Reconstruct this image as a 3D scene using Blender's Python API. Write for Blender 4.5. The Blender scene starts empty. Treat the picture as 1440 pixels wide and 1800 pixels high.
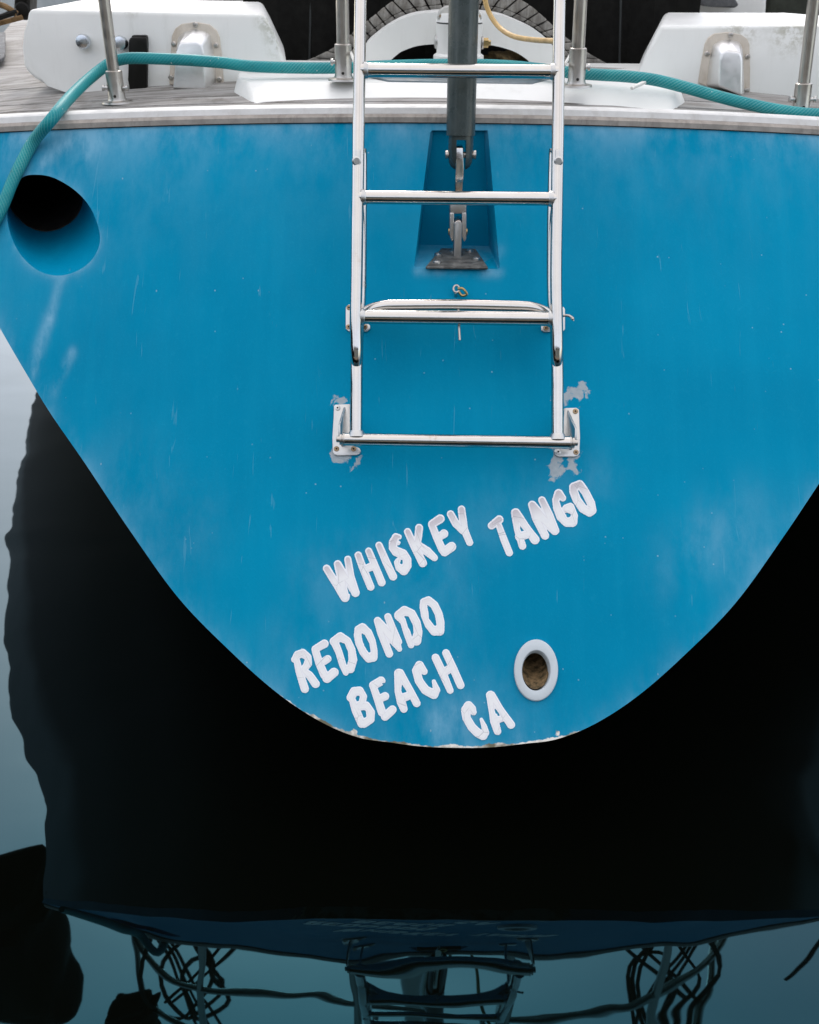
import bpy, bmesh, math, random
import numpy as np
from mathutils import Vector, Matrix, Euler

random.seed(7)
rng = np.random.default_rng(7)
scene = bpy.context.scene
COL = scene.collection

# ------------------------------------------------------------------ camera, sky, sun, exposure
F = 2000.0 / 1440.0
PITCH, ROLL = 26.6, 0.55
CAM = Vector((0, 0, 1.5))
RM = Matrix.Rotation(math.radians(90 - PITCH), 3, 'X') @ Matrix.Rotation(math.radians(ROLL), 3, 'Z')
cam = bpy.data.cameras.new('camera')
camo = bpy.data.objects.new('camera', cam)
COL.objects.link(camo)
camo.location = CAM
camo.rotation_euler = RM.to_euler()
cam.sensor_fit = 'HORIZONTAL'
cam.sensor_width = 36
cam.lens = 36 * F
cam.clip_start = 0.05
cam.clip_end = 3000
cam.dof.use_dof = True
cam.dof.focus_distance = 2.2
cam.dof.aperture_fstop = 9
scene.camera = camo

SUN_EL, SUN_AZ = 38.0, -6.0      # azimuth measured from straight ahead (+y), clockwise
world = bpy.data.worlds.new('World')
scene.world = world
world.use_nodes = True
wn = world.node_tree
wn.nodes.clear()
sky = wn.nodes.new('ShaderNodeTexSky')
sky.sky_type = 'NISHITA'
sky.sun_disc = False
sky.sun_elevation = math.radians(SUN_EL)
sky.sun_rotation = math.radians(SUN_AZ)
sky.air_density = 1.0
sky.dust_density = 1.6
sky.ozone_density = 3.0
bg = wn.nodes.new('ShaderNodeBackground')
bg.inputs['Strength'].default_value = 0.15
wo = wn.nodes.new('ShaderNodeOutputWorld')
veil = wn.nodes.new('ShaderNodeMix')              # even high overcast over the clear-sky colour
veil.data_type = 'RGBA'
veil.blend_type = 'ADD'
veil.inputs[0].default_value = 1.0
wtc = wn.nodes.new('ShaderNodeTexCoord')
wsx = wn.nodes.new('ShaderNodeSeparateXYZ')
wn.links.new(wtc.outputs['Generated'], wsx.inputs[0])
wmr = wn.nodes.new('ShaderNodeMapRange')           # overcast: zenith brighter than horizon
wmr.inputs['To Min'].default_value = 0.60
wmr.inputs['To Max'].default_value = 1.15
wn.links.new(wsx.outputs[2], wmr.inputs['Value'])
wvm = wn.nodes.new('ShaderNodeVectorMath')
wvm.operation = 'SCALE'
wvm.inputs[0].default_value = (5.25, 4.65, 3.85)
wn.links.new(wmr.outputs[0], wvm.inputs['Scale'])
wn.links.new(wvm.outputs[0], veil.inputs[7])
wn.links.new(sky.outputs[0], veil.inputs[6])
wn.links.new(veil.outputs[2], bg.inputs['Color'])
wn.links.new(bg.outputs[0], wo.inputs['Surface'])

sl = bpy.data.lights.new('sun', 'SUN')
sl.energy = 0.9
sl.angle = math.radians(10)
sl.color = (1.0, 0.95, 0.88)
so = bpy.data.objects.new('sun', sl)
COL.objects.link(so)
d = Vector((math.sin(math.radians(SUN_AZ)) * math.cos(math.radians(SUN_EL)),
            math.cos(math.radians(SUN_AZ)) * math.cos(math.radians(SUN_EL)), math.sin(math.radians(SUN_EL))))
so.rotation_euler = (-d).to_track_quat('-Z', 'Y').to_euler()
so.location = (0, 0, 20)

vs = scene.view_settings
vs.view_transform = 'Standard'
vs.look = 'None'
vs.exposure = 0.63
vs.gamma = 1.0
vs.use_curve_mapping = False
scene.cycles.max_bounces = 8
scene.cycles.glossy_bounces = 6
scene.cycles.sample_clamp_indirect = 6

# ------------------------------------------------------------------ measuring helpers
def ray(px, py):
    return (RM @ Vector(((px - 720) / 2000.0, -(py - 900) / 2000.0, -1.0)))

def at_y(px, py, y):
    r = ray(px, py)
    return CAM + r * (y / r.y)

def at_z(px, py, z):
    r = ray(px, py)
    return CAM + r * ((z - CAM.z) / r.z)

def at_depth(px, py, dd):
    return CAM + ray(px, py) * dd

XC = 0.090                                  # centre line of the boat
YB, ZB, SL, KV = 1.632, 0.211, 0.803, 0.142  # raked, slightly bowed transom
ZD0, CAMBER, DSL = 1.18, 0.044, 0.10

def ts_y(x, z):
    return YB + SL * (z - ZB) + KV * (x - XC) ** 2

def zdeck(x):
    return ZD0 - CAMBER * (x - XC) ** 2

def yedge(x):
    return ts_y(x, zdeck(x))

def deck_z(x, y):
    return zdeck(x) + DSL * max(0.0, min(y - yedge(x), 1.2))

def ts_n(x, z):
    return Vector((2 * KV * (x - XC), -1, SL)).normalized()

def solve(px, py, f, t0=2.0):
    r = ray(px, py)
    t = t0
    for _ in range(40):
        e = 1e-4
        a = f(CAM + r * t)
        b = f(CAM + r * (t + e))
        if abs(b - a) < 1e-12:
            break
        t -= a * e / (b - a)
    return CAM + r * t

def T(px, py, off=0.0):
    p = solve(px, py, lambda q: q.y - ts_y(q.x, q.z))
    return p + ts_n(p.x, p.z) * off

def DK(px, py, up=0.0):
    return solve(px, py, lambda q: q.z - deck_z(q.x, q.y) - up, 2.5)

# ------------------------------------------------------------------ object helpers
WLOC = {}

def _wloc(o):
    return WLOC.get(o.name, Vector((0, 0, 0)))

def setp(o, parent):
    if parent is not None:
        o.parent = parent
        o.matrix_parent_inverse = Matrix.Translation(-_wloc(parent))

def empty(name, loc, label, cat, group=None):
    o = bpy.data.objects.new(name, None)
    o.empty_display_size = 0.1
    COL.objects.link(o)
    o.location = loc
    WLOC[o.name] = Vector(loc)
    tag(o, label, cat, group)
    return o

def tag(o, label, cat, group=None):
    o['label'] = label
    o['category'] = cat
    if group:
        o['group'] = group
    return o

def link_mesh(name, me, mat, parent=None, smooth=True):
    o = bpy.data.objects.new(name, me)
    COL.objects.link(o)
    if mat is not None:
        for m in (mat if isinstance(mat, (list, tuple)) else [mat]):
            me.materials.append(m)
    if smooth:
        me.shade_smooth()
    setp(o, parent)
    return o

def from_bm(name, bm, mat, parent=None, smooth=True, sharp=35):
    me = bpy.data.meshes.new(name)
    bmesh.ops.recalc_face_normals(bm, faces=bm.faces)
    if smooth:
        lim = math.radians(sharp)
        for e in bm.edges:
            if len(e.link_faces) == 2 and e.calc_face_angle(0) > lim:
                e.smooth = False
    bm.to_mesh(me)
    bm.free()
    return link_mesh(name, me, mat, parent, smooth)

def catmull(pts, n=8):
    pts = [Vector(p) for p in pts]
    out = []
    P = [pts[0] * 2 - pts[1]] + pts + [pts[-1] * 2 - pts[-2]]
    for i in range(1, len(P) - 2):
        a, b, c, e = P[i - 1], P[i], P[i + 1], P[i + 2]
        for k in range(n):
            t = k / n
            out.append(0.5 * ((2 * b) + (c - a) * t + (2 * a - 5 * b + 4 * c - e) * t * t + (3 * b - a - 3 * c + e) * t ** 3))
    out.append(pts[-1])
    return out

def tube(bm, pts, r, seg=18, caps=True, uv=False, close=False):
    pts = [Vector(p) for p in pts]
    n = len(pts)
    rs = r if isinstance(r, (list, tuple)) else [r] * n
    tang = []
    for i in range(n):
        if close:
            t = pts[(i + 1) % n] - pts[i - 1]
        else:
            t = pts[min(i + 1, n - 1)] - pts[max(i - 1, 0)]
        tang.append(t.normalized())
    up = Vector((0, 0, 1)) if abs(tang[0].z) < 0.9 else Vector((1, 0, 0))
    nrm = (up - tang[0] * up.dot(tang[0])).normalized()
    rings = []
    L = 0.0
    lens = []
    for i in range(n):
        if i:
            L += (pts[i] - pts[i - 1]).length
            nrm = (nrm - tang[i] * nrm.dot(tang[i])).normalized()
        lens.append(L)
        bi = tang[i].cross(nrm)
        rings.append([bm.verts.new(pts[i] + (nrm * math.cos(2 * math.pi * k / seg) + bi * math.sin(2 * math.pi * k / seg)) * rs[i]) for k in range(seg)])
    lay = bm.loops.layers.uv.verify() if uv else None
    for i in range(n if close else n - 1):
        a, b = rings[i], rings[(i + 1) % n]
        for k in range(seg):
            k2 = (k + 1) % seg
            f = bm.faces.new((a[k], a[k2], b[k2], b[k]))
            if uv:
                us = [(lens[i], k / seg), (lens[i], (k + 1) / seg), (lens[min(i + 1, n - 1)], (k + 1) / seg), (lens[min(i + 1, n - 1)], k / seg)]
                for lp, u in zip(f.loops, us):
                    lp[lay].uv = u
    if caps and not close:
        bm.faces.new(rings[0][::-1])
        bm.faces.new(rings[-1])
    return rings

def tube_obj(name, pts, r, mat, parent=None, seg=18, uv=True, close=False):
    bm = bmesh.new()
    tube(bm, pts, r, seg, uv=uv, close=close)
    return from_bm(name, bm, mat, parent)

def lathe(bm, base, axis, prof, seg=24, xdir=None):
    """prof: list of (distance along axis, radius)"""
    ax = Vector(axis).normalized()
    up = Vector((0, 0, 1)) if abs(ax.z) < 0.9 else Vector((1, 0, 0))
    u = (up - ax * up.dot(ax)).normalized()
    v = ax.cross(u)
    rings = []
    for h, r in prof:
        rings.append([bm.verts.new(Vector(base) + ax * h + (u * math.cos(2 * math.pi * k / seg) + v * math.sin(2 * math.pi * k / seg)) * max(r, 1e-5)) for k in range(seg)])
    for a, b in zip(rings[:-1], rings[1:]):
        for k in range(seg):
            k2 = (k + 1) % seg
            bm.faces.new((a[k], a[k2], b[k2], b[k]))
    bm.faces.new(rings[0][::-1])
    bm.faces.new(rings[-1])

def lathe_obj(name, base, axis, prof, mat, parent=None, seg=24):
    bm = bmesh.new()
    lathe(bm, base, axis, prof, seg)
    return from_bm(name, bm, mat, parent)

def prism(bm, front, vec, bevel=0.0, segs=3, back=None):
    """closed solid between polygon `front` and the same polygon moved by vec (or polygon `back`)"""
    f = [bm.verts.new(Vector(p)) for p in front]
    b = [bm.verts.new(Vector(p)) for p in (back if back is not None else [Vector(p) + Vector(vec) for p in front])]
    n = len(f)
    faces = [bm.faces.new(f), bm.faces.new(b[::-1])]
    for i in range(n):
        j = (i + 1) % n
        faces.append(bm.faces.new((f[j], f[i], b[i], b[j])))
    if bevel > 0:
        es = list({e for fc in faces for e in fc.edges})
        bmesh.ops.bevel(bm, geom=es, offset=bevel, segments=segs, profile=0.5, affect='EDGES', clamp_overlap=True)

def prism_obj(name, front, vec, mat, parent=None, bevel=0.0, segs=3, back=None, sharp=35):
    bm = bmesh.new()
    prism(bm, front, vec, bevel, segs, back)
    return from_bm(name, bm, mat, parent, True, sharp)

# ------------------------------------------------------------------ material helpers
class MB:
    def __init__(self, name):
        self.m = bpy.data.materials.new(name)
        self.m.use_nodes = True
        self.nt = self.m.node_tree
        self.bsdf = self.nt.nodes['Principled BSDF']
    def n(self, kind, **kw):
        nd = self.nt.nodes.new(kind)
        for k, v in kw.items():
            setattr(nd, k, v)
        return nd
    def l(self, a, b):
        self.nt.links.new(a, b)
    def set(self, **kw):
        for k, v in kw.items():
            s = self.bsdf.inputs[k.replace('_', ' ')]
            s.default_value = (*v, 1) if isinstance(v, tuple) and len(v) == 3 and s.type == 'RGBA' else v
    def pos(self):
        return self.n('ShaderNodeNewGeometry').outputs['Position']
    def scaled(self, v, s):
        m = self.n('ShaderNodeMapping')
        m.inputs['Scale'].default_value = s
        self.l(v, m.inputs['Vector'])
        return m.outputs[0]
    def noise(self, v, scale, detail=4, rough=0.55, dist=0.0):
        t = self.n('ShaderNodeTexNoise')
        t.inputs['Scale'].default_value = scale
        t.inputs['Detail'].default_value = detail
        t.inputs['Roughness'].default_value = rough
        t.inputs['Distortion'].default_value = dist
        self.l(v, t.inputs['Vector'])
        return t.outputs['Fac']
    def voro(self, v, scale, feature='F1', out='Distance'):
        t = self.n('ShaderNodeTexVoronoi', feature=feature)
        t.inputs['Scale'].default_value = scale
        self.l(v, t.inputs['Vector'])
        return t.outputs[out]
    def rng(self, v, a, b, c=0.0, e=1.0):
        m = self.n('ShaderNodeMapRange', interpolation_type='SMOOTHSTEP')
        m.inputs['From Min'].default_value = a
        m.inputs['From Max'].default_value = b
        m.inputs['To Min'].default_value = c
        m.inputs['To Max'].default_value = e
        self.l(v, m.inputs['Value'])
        return m.outputs[0]
    def math(self, op, a, b=None, clamp=False):
        m = self.n('ShaderNodeMath', operation=op, use_clamp=clamp)
        for i, x in enumerate((a, b)):
            if x is None:
                continue
            if isinstance(x, (int, float)):
                m.inputs[i].default_value = x
            else:
                self.l(x, m.inputs[i])
        return m.outputs[0]
    def mix(self, fac, a, b):
        m = self.n('ShaderNodeMix', data_type='RGBA')
        for s, x in ((m.inputs[0], fac), (m.inputs[6], a), (m.inputs[7], b)):
            if isinstance(x, tuple):
                s.default_value = (*x, 1)
            elif isinstance(x, (int, float)):
                s.default_value = x
            else:
                self.l(x, s)
        return m.outputs[2]
    def attr(self, name):
        a = self.n('ShaderNodeAttribute', attribute_name=name)
        return a.outputs['Fac']
    def color(self, c):
        self.l(c, self.bsdf.inputs['Base Color'])
    def rough(self, c):
        self.l(c, self.bsdf.inputs['Roughness'])
    def bump(self, h, strength=0.2, dist=0.002):
        b = self.n('ShaderNodeBump')
        b.inputs['Strength'].default_value = strength
        b.inputs['Distance'].default_value = dist
        self.l(h, b.inputs['Height'])
        self.l(b.outputs[0], self.bsdf.inputs['Normal'])

def m_paint():
    b = MB('blue_hull_paint')
    p = b.pos()
    big = b.noise(p, 2.2, 3)
    streak = b.noise(b.scaled(p, (26, 2.0, 2.0)), 1.0, 5)
    fine = b.noise(p, 220, 3, 0.7)
    c = b.mix(b.rng(big, 0.3, 0.7), (0.0, 0.210, 0.370), (0.0, 0.248, 0.425))
    c = b.mix(b.math('MULTIPLY', b.rng(streak, 0.45, 0.8), 0.10), c, (0.01, 0.36, 0.56))
    c = b.mix(b.math('MULTIPLY', b.rng(fine, 0.5, 0.85), 0.15), c, (0.02, 0.40, 0.60))
    c = b.mix(b.math('MULTIPLY', b.rng(b.noise(p, 60, 4, 0.7), 0.55, 0.8), 0.10), c, (0.03, 0.40, 0.58))
    # chalky bloom
    ch = b.attr('chalk')
    cn = b.rng(b.noise(b.scaled(p, (9, 4, 4)), 1.6, 6, 0.65), 0.30, 0.72)
    chf = b.math('MULTIPLY', ch, cn, True)
    c = b.mix(b.math('MULTIPLY', chf, 0.60), c, (0.25, 0.48, 0.64))
    # small pale specks
    sp = b.voro(p, 34)
    spn = b.rng(b.noise(p, 5, 3), 0.48, 0.62)
    spm = b.math('MULTIPLY', b.rng(sp, 0.030, 0.075, 1, 0), spn)
    c = b.mix(b.math('MULTIPLY', spm, 0.40), c, (0.45, 0.60, 0.66))
    sp2 = b.voro(b.scaled(p, (1, .6, .6)), 16)
    c = b.mix(b.math('MULTIPLY', b.rng(sp2, 0.010, 0.03, 1, 0), 0.35), c, (0.5, 0.55, 0.55))
    # fine scratches
    sc = b.noise(b.scaled(p, (90, 7, 9)), 1.0, 2, 0.5, 1.2)
    c = b.mix(b.math('MULTIPLY', b.rng(sc, 0.70, 0.76), 0.10), c, (0.3, 0.55, 0.7))
    # flaked patches
    cp = b.attr('chip')
    nn = b.math('ADD', b.math('MULTIPLY', b.noise(p, 46, 6, 0.7, 0.8), 0.7), b.math('MULTIPLY', b.voro(p, 62), 0.32))
    flk = b.rng(b.math('ADD', b.math('MULTIPLY', cp, 0.36), b.math('MULTIPLY', nn, 0.95)), 0.76, 0.85)
    fl_col = b.mix(b.noise(p, 120, 4), (0.36, 0.39, 0.40), (0.62, 0.60, 0.57))
    flk2 = b.math('MULTIPLY', flk, b.rng(cp, 0.06, 0.25))
    c = b.mix(b.math('MULTIPLY', flk2, 0.75), c, fl_col)
    # worn lower lip: bare filler and grime
    lp = b.attr('lip')
    ln = b.rng(b.math('ADD', b.math('MULTIPLY', lp, 0.6), b.math('MULTIPLY', b.noise(p, 26, 5, 0.65), 0.78)), 0.82, 0.88)
    lcol = b.mix(b.rng(b.noise(p, 17, 4), 0.42, 0.58), (0.78, 0.76, 0.70), (0.16, 0.15, 0.10))
    c = b.mix(ln, c, lcol)
    b.color(c)
    b.rough(b.rng(b.noise(p, 30, 4), 0.3, 0.7, 0.42, 0.58))
    b.set(Specular_IOR_Level=0.025)
    b.bump(b.math('ADD', b.math('MULTIPLY', b.noise(p, 7, 4), 3.0), b.math('ADD', fine, b.math('MULTIPLY', flk2, -0.8))), 0.12, 0.002)
    return b.m

def m_plain(name, col, rough=0.5, var=0.12, scale=20, metal=0.0, bump=0.1, dirt=None, spec=0.5):
    b = MB(name)
    p = b.pos()
    dk = tuple(x * (1 - var) for x in col)
    lt = tuple(min(1, x * (1 + var)) for x in col)
    n = b.noise(p, scale, 5, 0.6)
    c = b.mix(b.rng(n, 0.3, 0.7), dk, lt)
    if dirt:
        dn = b.rng(b.noise(b.scaled(p, (3, 3, 1)), scale * 0.35, 6, 0.7), 0.48, 0.78)
        c = b.mix(b.math('MULTIPLY', dn, dirt[3]), c, dirt[:3])
    b.color(c)
    b.rough(b.rng(b.noise(p, scale * 2.3, 4), 0.3, 0.7, max(0.02, rough - 0.08), rough + 0.08))
    b.set(Metallic=metal, Specular_IOR_Level=spec)
    if bump:
        b.bump(b.noise(p, scale * 4, 4), bump, 0.001)
    return b.m

def m_steel(name, col, rough, rust=0.3, rscale=9.0, streak=0.36):
    b = MB(name)
    p = b.pos()
    n = b.noise(p, 26, 5, 0.6)
    c = b.mix(b.rng(n, 0.3, 0.75), col, tuple(x * 0.93 for x in col))
    uv = b.n('ShaderNodeUVMap').outputs[0]
    sk = b.noise(b.scaled(uv, (1.2, 26, 1)), 1.0, 4, 0.65)
    c = b.mix(b.math('MULTIPLY', b.rng(sk, 0.42, 0.70), streak), c, tuple(x * 0.55 for x in col))
    rn = b.math('MULTIPLY', b.rng(b.noise(p, rscale, 6, 0.68), 0.60, 0.78), b.rng(b.noise(p, 80, 5, 0.7), 0.40, 0.62))
    c = b.mix(b.math('MULTIPLY', rn, rust), c, (0.34, 0.17, 0.055))
    b.color(c)
    b.rough(b.math('ADD', b.rng(b.noise(p, 55, 4), 0.3, 0.7, rough - 0.05, rough + 0.07), b.math('MULTIPLY', rn, 0.35)))
    b.set(Metallic=1.0)
    b.bump(b.noise(p, 340, 2), 0.04, 0.0006)
    return b.m

def m_teak():
    b = MB('weathered_grey_teak')
    p = b.pos()
    g = b.noise(b.scaled(p, (4, 60, 60)), 1.0, 6, 0.7, 0.4)
    c = b.mix(b.rng(g, 0.30, 0.70), (0.19, 0.18, 0.165), (0.43, 0.42, 0.405))
    c = b.mix(b.math('MULTIPLY', b.rng(b.noise(p, 14, 6, 0.7), 0.50, 0.72), 0.5), c, (0.11, 0.095, 0.07))
    c = b.mix(b.math('MULTIPLY', b.rng(b.noise(p, 5, 3), 0.5, 0.75), 0.35), c, (0.45, 0.47, 0.48))
    b.color(c)
    b.set(Roughness=0.85, Specular_IOR_Level=0.2)
    b.bump(g, 0.5, 0.002)
    return b.m

def m_slat():
    b = MB('sun_bleached_seat_slat')
    p = b.pos()
    g = b.noise(b.scaled(p, (70, 8, 8)), 1.0, 6, 0.7)
    g2 = b.noise(p, 60, 5, 0.7)
    c = b.mix(b.rng(g, 0.3, 0.7), (0.16, 0.15, 0.135), (0.36, 0.35, 0.32))
    c = b.mix(b.math('MULTIPLY', b.rng(g2, 0.5, 0.7), 0.55), c, (0.13, 0.11, 0.085))
    b.color(c)
    b.set(Roughness=0.9, Specular_IOR_Level=0.15)
    b.bump(g, 0.5, 0.002)
    return b.m

def m_gelcoat():
    b = MB('white_gelcoat')
    p = b.pos()
    c = b.mix(b.rng(b.noise(p, 3, 4), 0.3, 0.7), (0.76, 0.775, 0.75), (0.83, 0.835, 0.81))
    st = b.rng(b.noise(b.scaled(p, (22, 22, 3)), 1.0, 6, 0.7), 0.52, 0.80)
    c = b.mix(b.math('MULTIPLY', st, 0.22), c, (0.42, 0.42, 0.36))
    gr = b.math('MULTIPLY', b.rng(b.noise(p, 38, 6, 0.72), 0.62, 0.74), b.rng(b.noise(p, 4.5, 3), 0.50, 0.66))
    c = b.mix(b.math('MULTIPLY', gr, 0.6), c, (0.20, 0.19, 0.15))
    for q, rad, col, k in ((at_y(1256, 176, 2.80), .040, (0.23, 0.13, 0.05), .95), (at_y(1280, 184, 2.80), .035, (0.20, 0.14, 0.07), .6), (at_y(477, 40, 2.84), .035, (0.33, 0.34, 0.24), .8), (at_y(490, 80, 2.83), .03, (0.36, 0.37, 0.28), .7),
                           (at_y(1300, 52, 2.83), .05, (0.40, 0.39, 0.32), .7), (at_y(1390, 56, 2.83), .05, (0.36, 0.35, 0.27), .8), (at_y(1145, 178, 2.48), .022, (0.22, 0.22, 0.20), .8), (at_y(1120, 172, 2.49), .02, (0.25, 0.25, 0.22), .7),
                           (at_y(340, 160, 2.80), .03, (0.38, 0.30, 0.2), .5), (at_y(150, 88, 2.81), .012, (0.45, 0.33, 0.2), .7), (at_y(232, 16, 2.84), .02, (0.3, 0.28, 0.22), .6)):
        vm = b.n('ShaderNodeVectorMath', operation='DISTANCE')
        b.l(p, vm.inputs[0]); vm.inputs[1].default_value = q
        sm = b.math('MULTIPLY', b.rng(vm.outputs['Value'], 0, rad * 1.5, 1, 0), b.rng(b.noise(p, 55, 5, 0.7), 0.38, 0.62))
        c = b.mix(b.math('MULTIPLY', sm, k), c, col)
    b.color(c)
    b.rough(b.rng(b.noise(p, 20, 4), 0.3, 0.7, 0.38, 0.52))
    b.set(Specular_IOR_Level=0.4)
    b.bump(b.noise(p, 9, 5), 0.08, 0.003)
    return b.m

def m_letter():
    b = MB('cracked_vinyl_lettering')
    p = b.pos()
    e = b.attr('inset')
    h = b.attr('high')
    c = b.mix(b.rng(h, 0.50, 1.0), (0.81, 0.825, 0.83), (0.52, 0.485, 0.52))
    c = b.mix(b.math('MULTIPLY', b.rng(b.noise(p, 90, 5, 0.7), 0.4, 0.7), 0.25), c, (0.66, 0.70, 0.76))
    # printed pale outline with a thin key line inside it
    line = b.math('MULTIPLY', b.rng(e, 2.2, 2.9), b.rng(e, 3.0, 3.8, 1, 0))
    c = b.mix(b.rng(e, 2.4, 3.2, 1, 0), c, (0.80, 0.82, 0.85))
    c = b.mix(b.math('MULTIPLY', line, 0.22), c, (0.42, 0.36, 0.45))
    # dried-out cracks
    cr = b.voro(b.scaled(p, (1, .75, .75)), 25, 'DISTANCE_TO_EDGE')
    cm = b.math('MULTIPLY', b.rng(cr, 0.003, 0.015, 1, 0), b.rng(b.noise(p, 16, 3), 0.44, 0.56))
    c = b.mix(b.math('MULTIPLY', cm, 0.42), c, (0.24, 0.27, 0.30))
    b.color(c)
    b.set(Roughness=0.45, Specular_IOR_Level=0.35)
    b.bump(b.math('ADD', b.math('MULTIPLY', cm, -1.0), b.math('MULTIPLY', b.noise(p, 40, 3), 0.5)), 0.25, 0.001)
    return b.m

def m_hose():
    b = MB('green_braided_hose')
    uv = b.n('ShaderNodeUVMap').outputs[0]
    sx = b.n('ShaderNodeSeparateXYZ')
    b.l(uv, sx.inputs[0])
    def band(sign):
        a = b.math('ADD', b.math('MULTIPLY', sx.outputs[0], 800.0), b.math('MULTIPLY', sx.outputs[1], 2 * math.pi * 9 * sign))
        return b.math('SINE', a)
    d1, d2 = band(1), band(-1)
    br = b.math('MAXIMUM', b.rng(d1, 0.2, 0.95), b.math('MULTIPLY', b.rng(d2, 0.5, 1.0), 0.35))
    p = b.pos()
    pn = b.rng(b.noise(p, 5, 3), 0.40, 0.60)
    c = b.mix(b.rng(b.noise(p, 12, 4), 0.3, 0.7), (0.0, 0.205, 0.235), (0.008, 0.275, 0.295))
    c = b.mix(b.math('MULTIPLY', b.math('MULTIPLY', br, b.math('ADD', b.math('MULTIPLY', pn, 0.6), 0.35)), 0.50), c, (0.26, 0.55, 0.50))
    c = b.mix(b.math('MULTIPLY', b.rng(b.voro(p, 70), 0.06, 0.14, 1, 0), b.rng(b.noise(p, 9, 3), 0.5, 0.65)), c, (0.6, 0.66, 0.62))
    c = b.mix(b.math('MULTIPLY', b.rng(b.noise(p, 40, 5, 0.7), 0.58, 0.75), 0.5), c, (0.05, 0.08, 0.05))
    b.color(c)
    b.set(Roughness=0.5, Specular_IOR_Level=0.25)
    b.bump(br, 0.06, 0.001)
    return b.m

def m_water():
    b = MB('harbour_water')
    p = b.pos()
    b.set(Base_Color=(0.0012, 0.0016, 0.0010), Roughness=0.015, IOR=1.65, Specular_IOR_Level=0.5, Specular_Tint=(0.03, 0.42, 0.60))
    w = b.math('ADD', b.noise(b.scaled(p, (1.0, 1.4, 1)), 2.2, 1, 0.4, 0.5), b.math('MULTIPLY', b.noise(p, 8.0, 1, 0.4, 0.3), 0.11))
    b.bump(w, 0.30, 0.0105)
    return b.m

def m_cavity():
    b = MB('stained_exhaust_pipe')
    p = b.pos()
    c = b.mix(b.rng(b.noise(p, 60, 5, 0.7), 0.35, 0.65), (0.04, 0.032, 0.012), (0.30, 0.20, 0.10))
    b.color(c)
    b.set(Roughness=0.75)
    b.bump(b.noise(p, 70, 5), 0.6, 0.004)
    return b.m

def m_hull():
    b = MB('hull_side_paint')
    p = b.pos()
    sx = b.n('ShaderNodeSeparateXYZ')
    b.l(p, sx.inputs[0])
    z = sx.outputs[2]
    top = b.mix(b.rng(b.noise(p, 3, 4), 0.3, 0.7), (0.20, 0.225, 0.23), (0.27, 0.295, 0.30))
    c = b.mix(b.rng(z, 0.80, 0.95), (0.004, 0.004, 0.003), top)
    b.color(c)
    b.set(Roughness=0.6, Specular_IOR_Level=0.15)
    return b.m

PAINT = m_paint()
STEEL = m_steel('polished_stainless', (0.60, 0.585, 0.555), 0.13, 0.85, 6)
STEEL2 = m_steel('weathered_stainless', (0.50, 0.475, 0.44), 0.33, 0.3, 8, 0.12)
STEEL3 = m_steel('dull_stainless_plate', (0.56, 0.565, 0.555), 0.36, 0.8, 12)
RUSTY = m_plain('rusty_screw', (0.36, 0.26, 0.16), 0.5, 0.3, 90, 0.7)
DARKHOLE = m_plain('dark_socket', (0.015, 0.013, 0.01), 0.8)
GEL = m_gelcoat()
TEAK = m_teak()
SLAT = m_slat()
LETTER = m_letter()
HOSE = m_hose()
WATER = m_water()
CAVITY = m_cavity()
HULL = m_hull()
RAILC = m_plain('oxidised_alloy_rail', (0.60, 0.605, 0.595), 0.55, 0.07, 22, 0.0, 0.15, (0.33, 0.30, 0.26, 0.4))
RAILT = m_plain('taupe_rail_lip', (0.40, 0.36, 0.32), 0.65, 0.15, 40, 0.0, 0.2, (0.14, 0.12, 0.10, 0.55))
SEAL = m_plain('dark_sealant', (0.03, 0.03, 0.028), 0.8)
STRUT = m_plain('grey_green_sleeve', (0.040, 0.056, 0.055), 0.28, 0.15, 14, 0.0, 0.08, (0.15, 0.17, 0.16, 0.35))
BLACKP = m_plain('black_plastic', (0.008, 0.008, 0.007), 0.42, 0.2, 30, 0, 0.1, None, 0.2)
CANVAS = m_plain('black_canvas', (0.010, 0.010, 0.009), 0.9, 0.25, 40, 0, 0.3, None, 0.15)
CANVAS2 = m_plain('dark_olive_canvas', (0.05, 0.055, 0.045), 0.9, 0.2, 40, 0, 0.3, None, 0.15)
CABLE = m_plain('aged_beige_cable', (0.62, 0.42, 0.17), 0.5, 0.15, 25, 0, 0.1, (0.30, 0.16, 0.05, 0.5))
CORD = m_plain('white_cord', (0.68, 0.68, 0.64), 0.8, 0.1, 60)
ROPE = m_plain('brown_rope', (0.20, 0.12, 0.05), 0.85, 0.3, 60, 0, 0.4)
DROPE = m_plain('dark_rope', (0.03, 0.03, 0.028), 0.9, 0.3, 60, 0, 0.4)
PLASTW = m_plain('pale_outlet_flange', (0.52, 0.58, 0.615), 0.5, 0.05, 12, 0, 0.06, (0.45, 0.47, 0.45, 0.3))
CASTING = m_steel('cast_alloy_hood', (0.86, 0.86, 0.85), 0.42, 0.1)
FLANGE = m_plain('yellowed_flange', (0.62, 0.56, 0.48), 0.55, 0.08, 30, 0, 0.1, (0.35, 0.26, 0.16, 0.5))
CHROME = m_steel('pitted_chrome', (0.62, 0.66, 0.70), 0.25, 0.2)
GLASS = m_plain('smoky_hatch', (0.10, 0.14, 0.16), 0.35, 0.25, 20, 0, 0.05, (0.3, 0.28, 0.22, 0.4))
PAD = m_plain('grey_seat_pad', (0.12, 0.125, 0.13), 0.9, 0.3, 60, 0, 0.4)
FENDER = m_plain('grimy_fender', (0.30, 0.31, 0.24), 0.6, 0.2, 12)
BRASS = m_steel('tarnished_brass', (0.50, 0.36, 0.16), 0.35, 0.5)
BURLAP = m_plain('matted_brown_debris', (0.16, 0.11, 0.05), 0.95, 0.5, 80, 0, 0.6)
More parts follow.
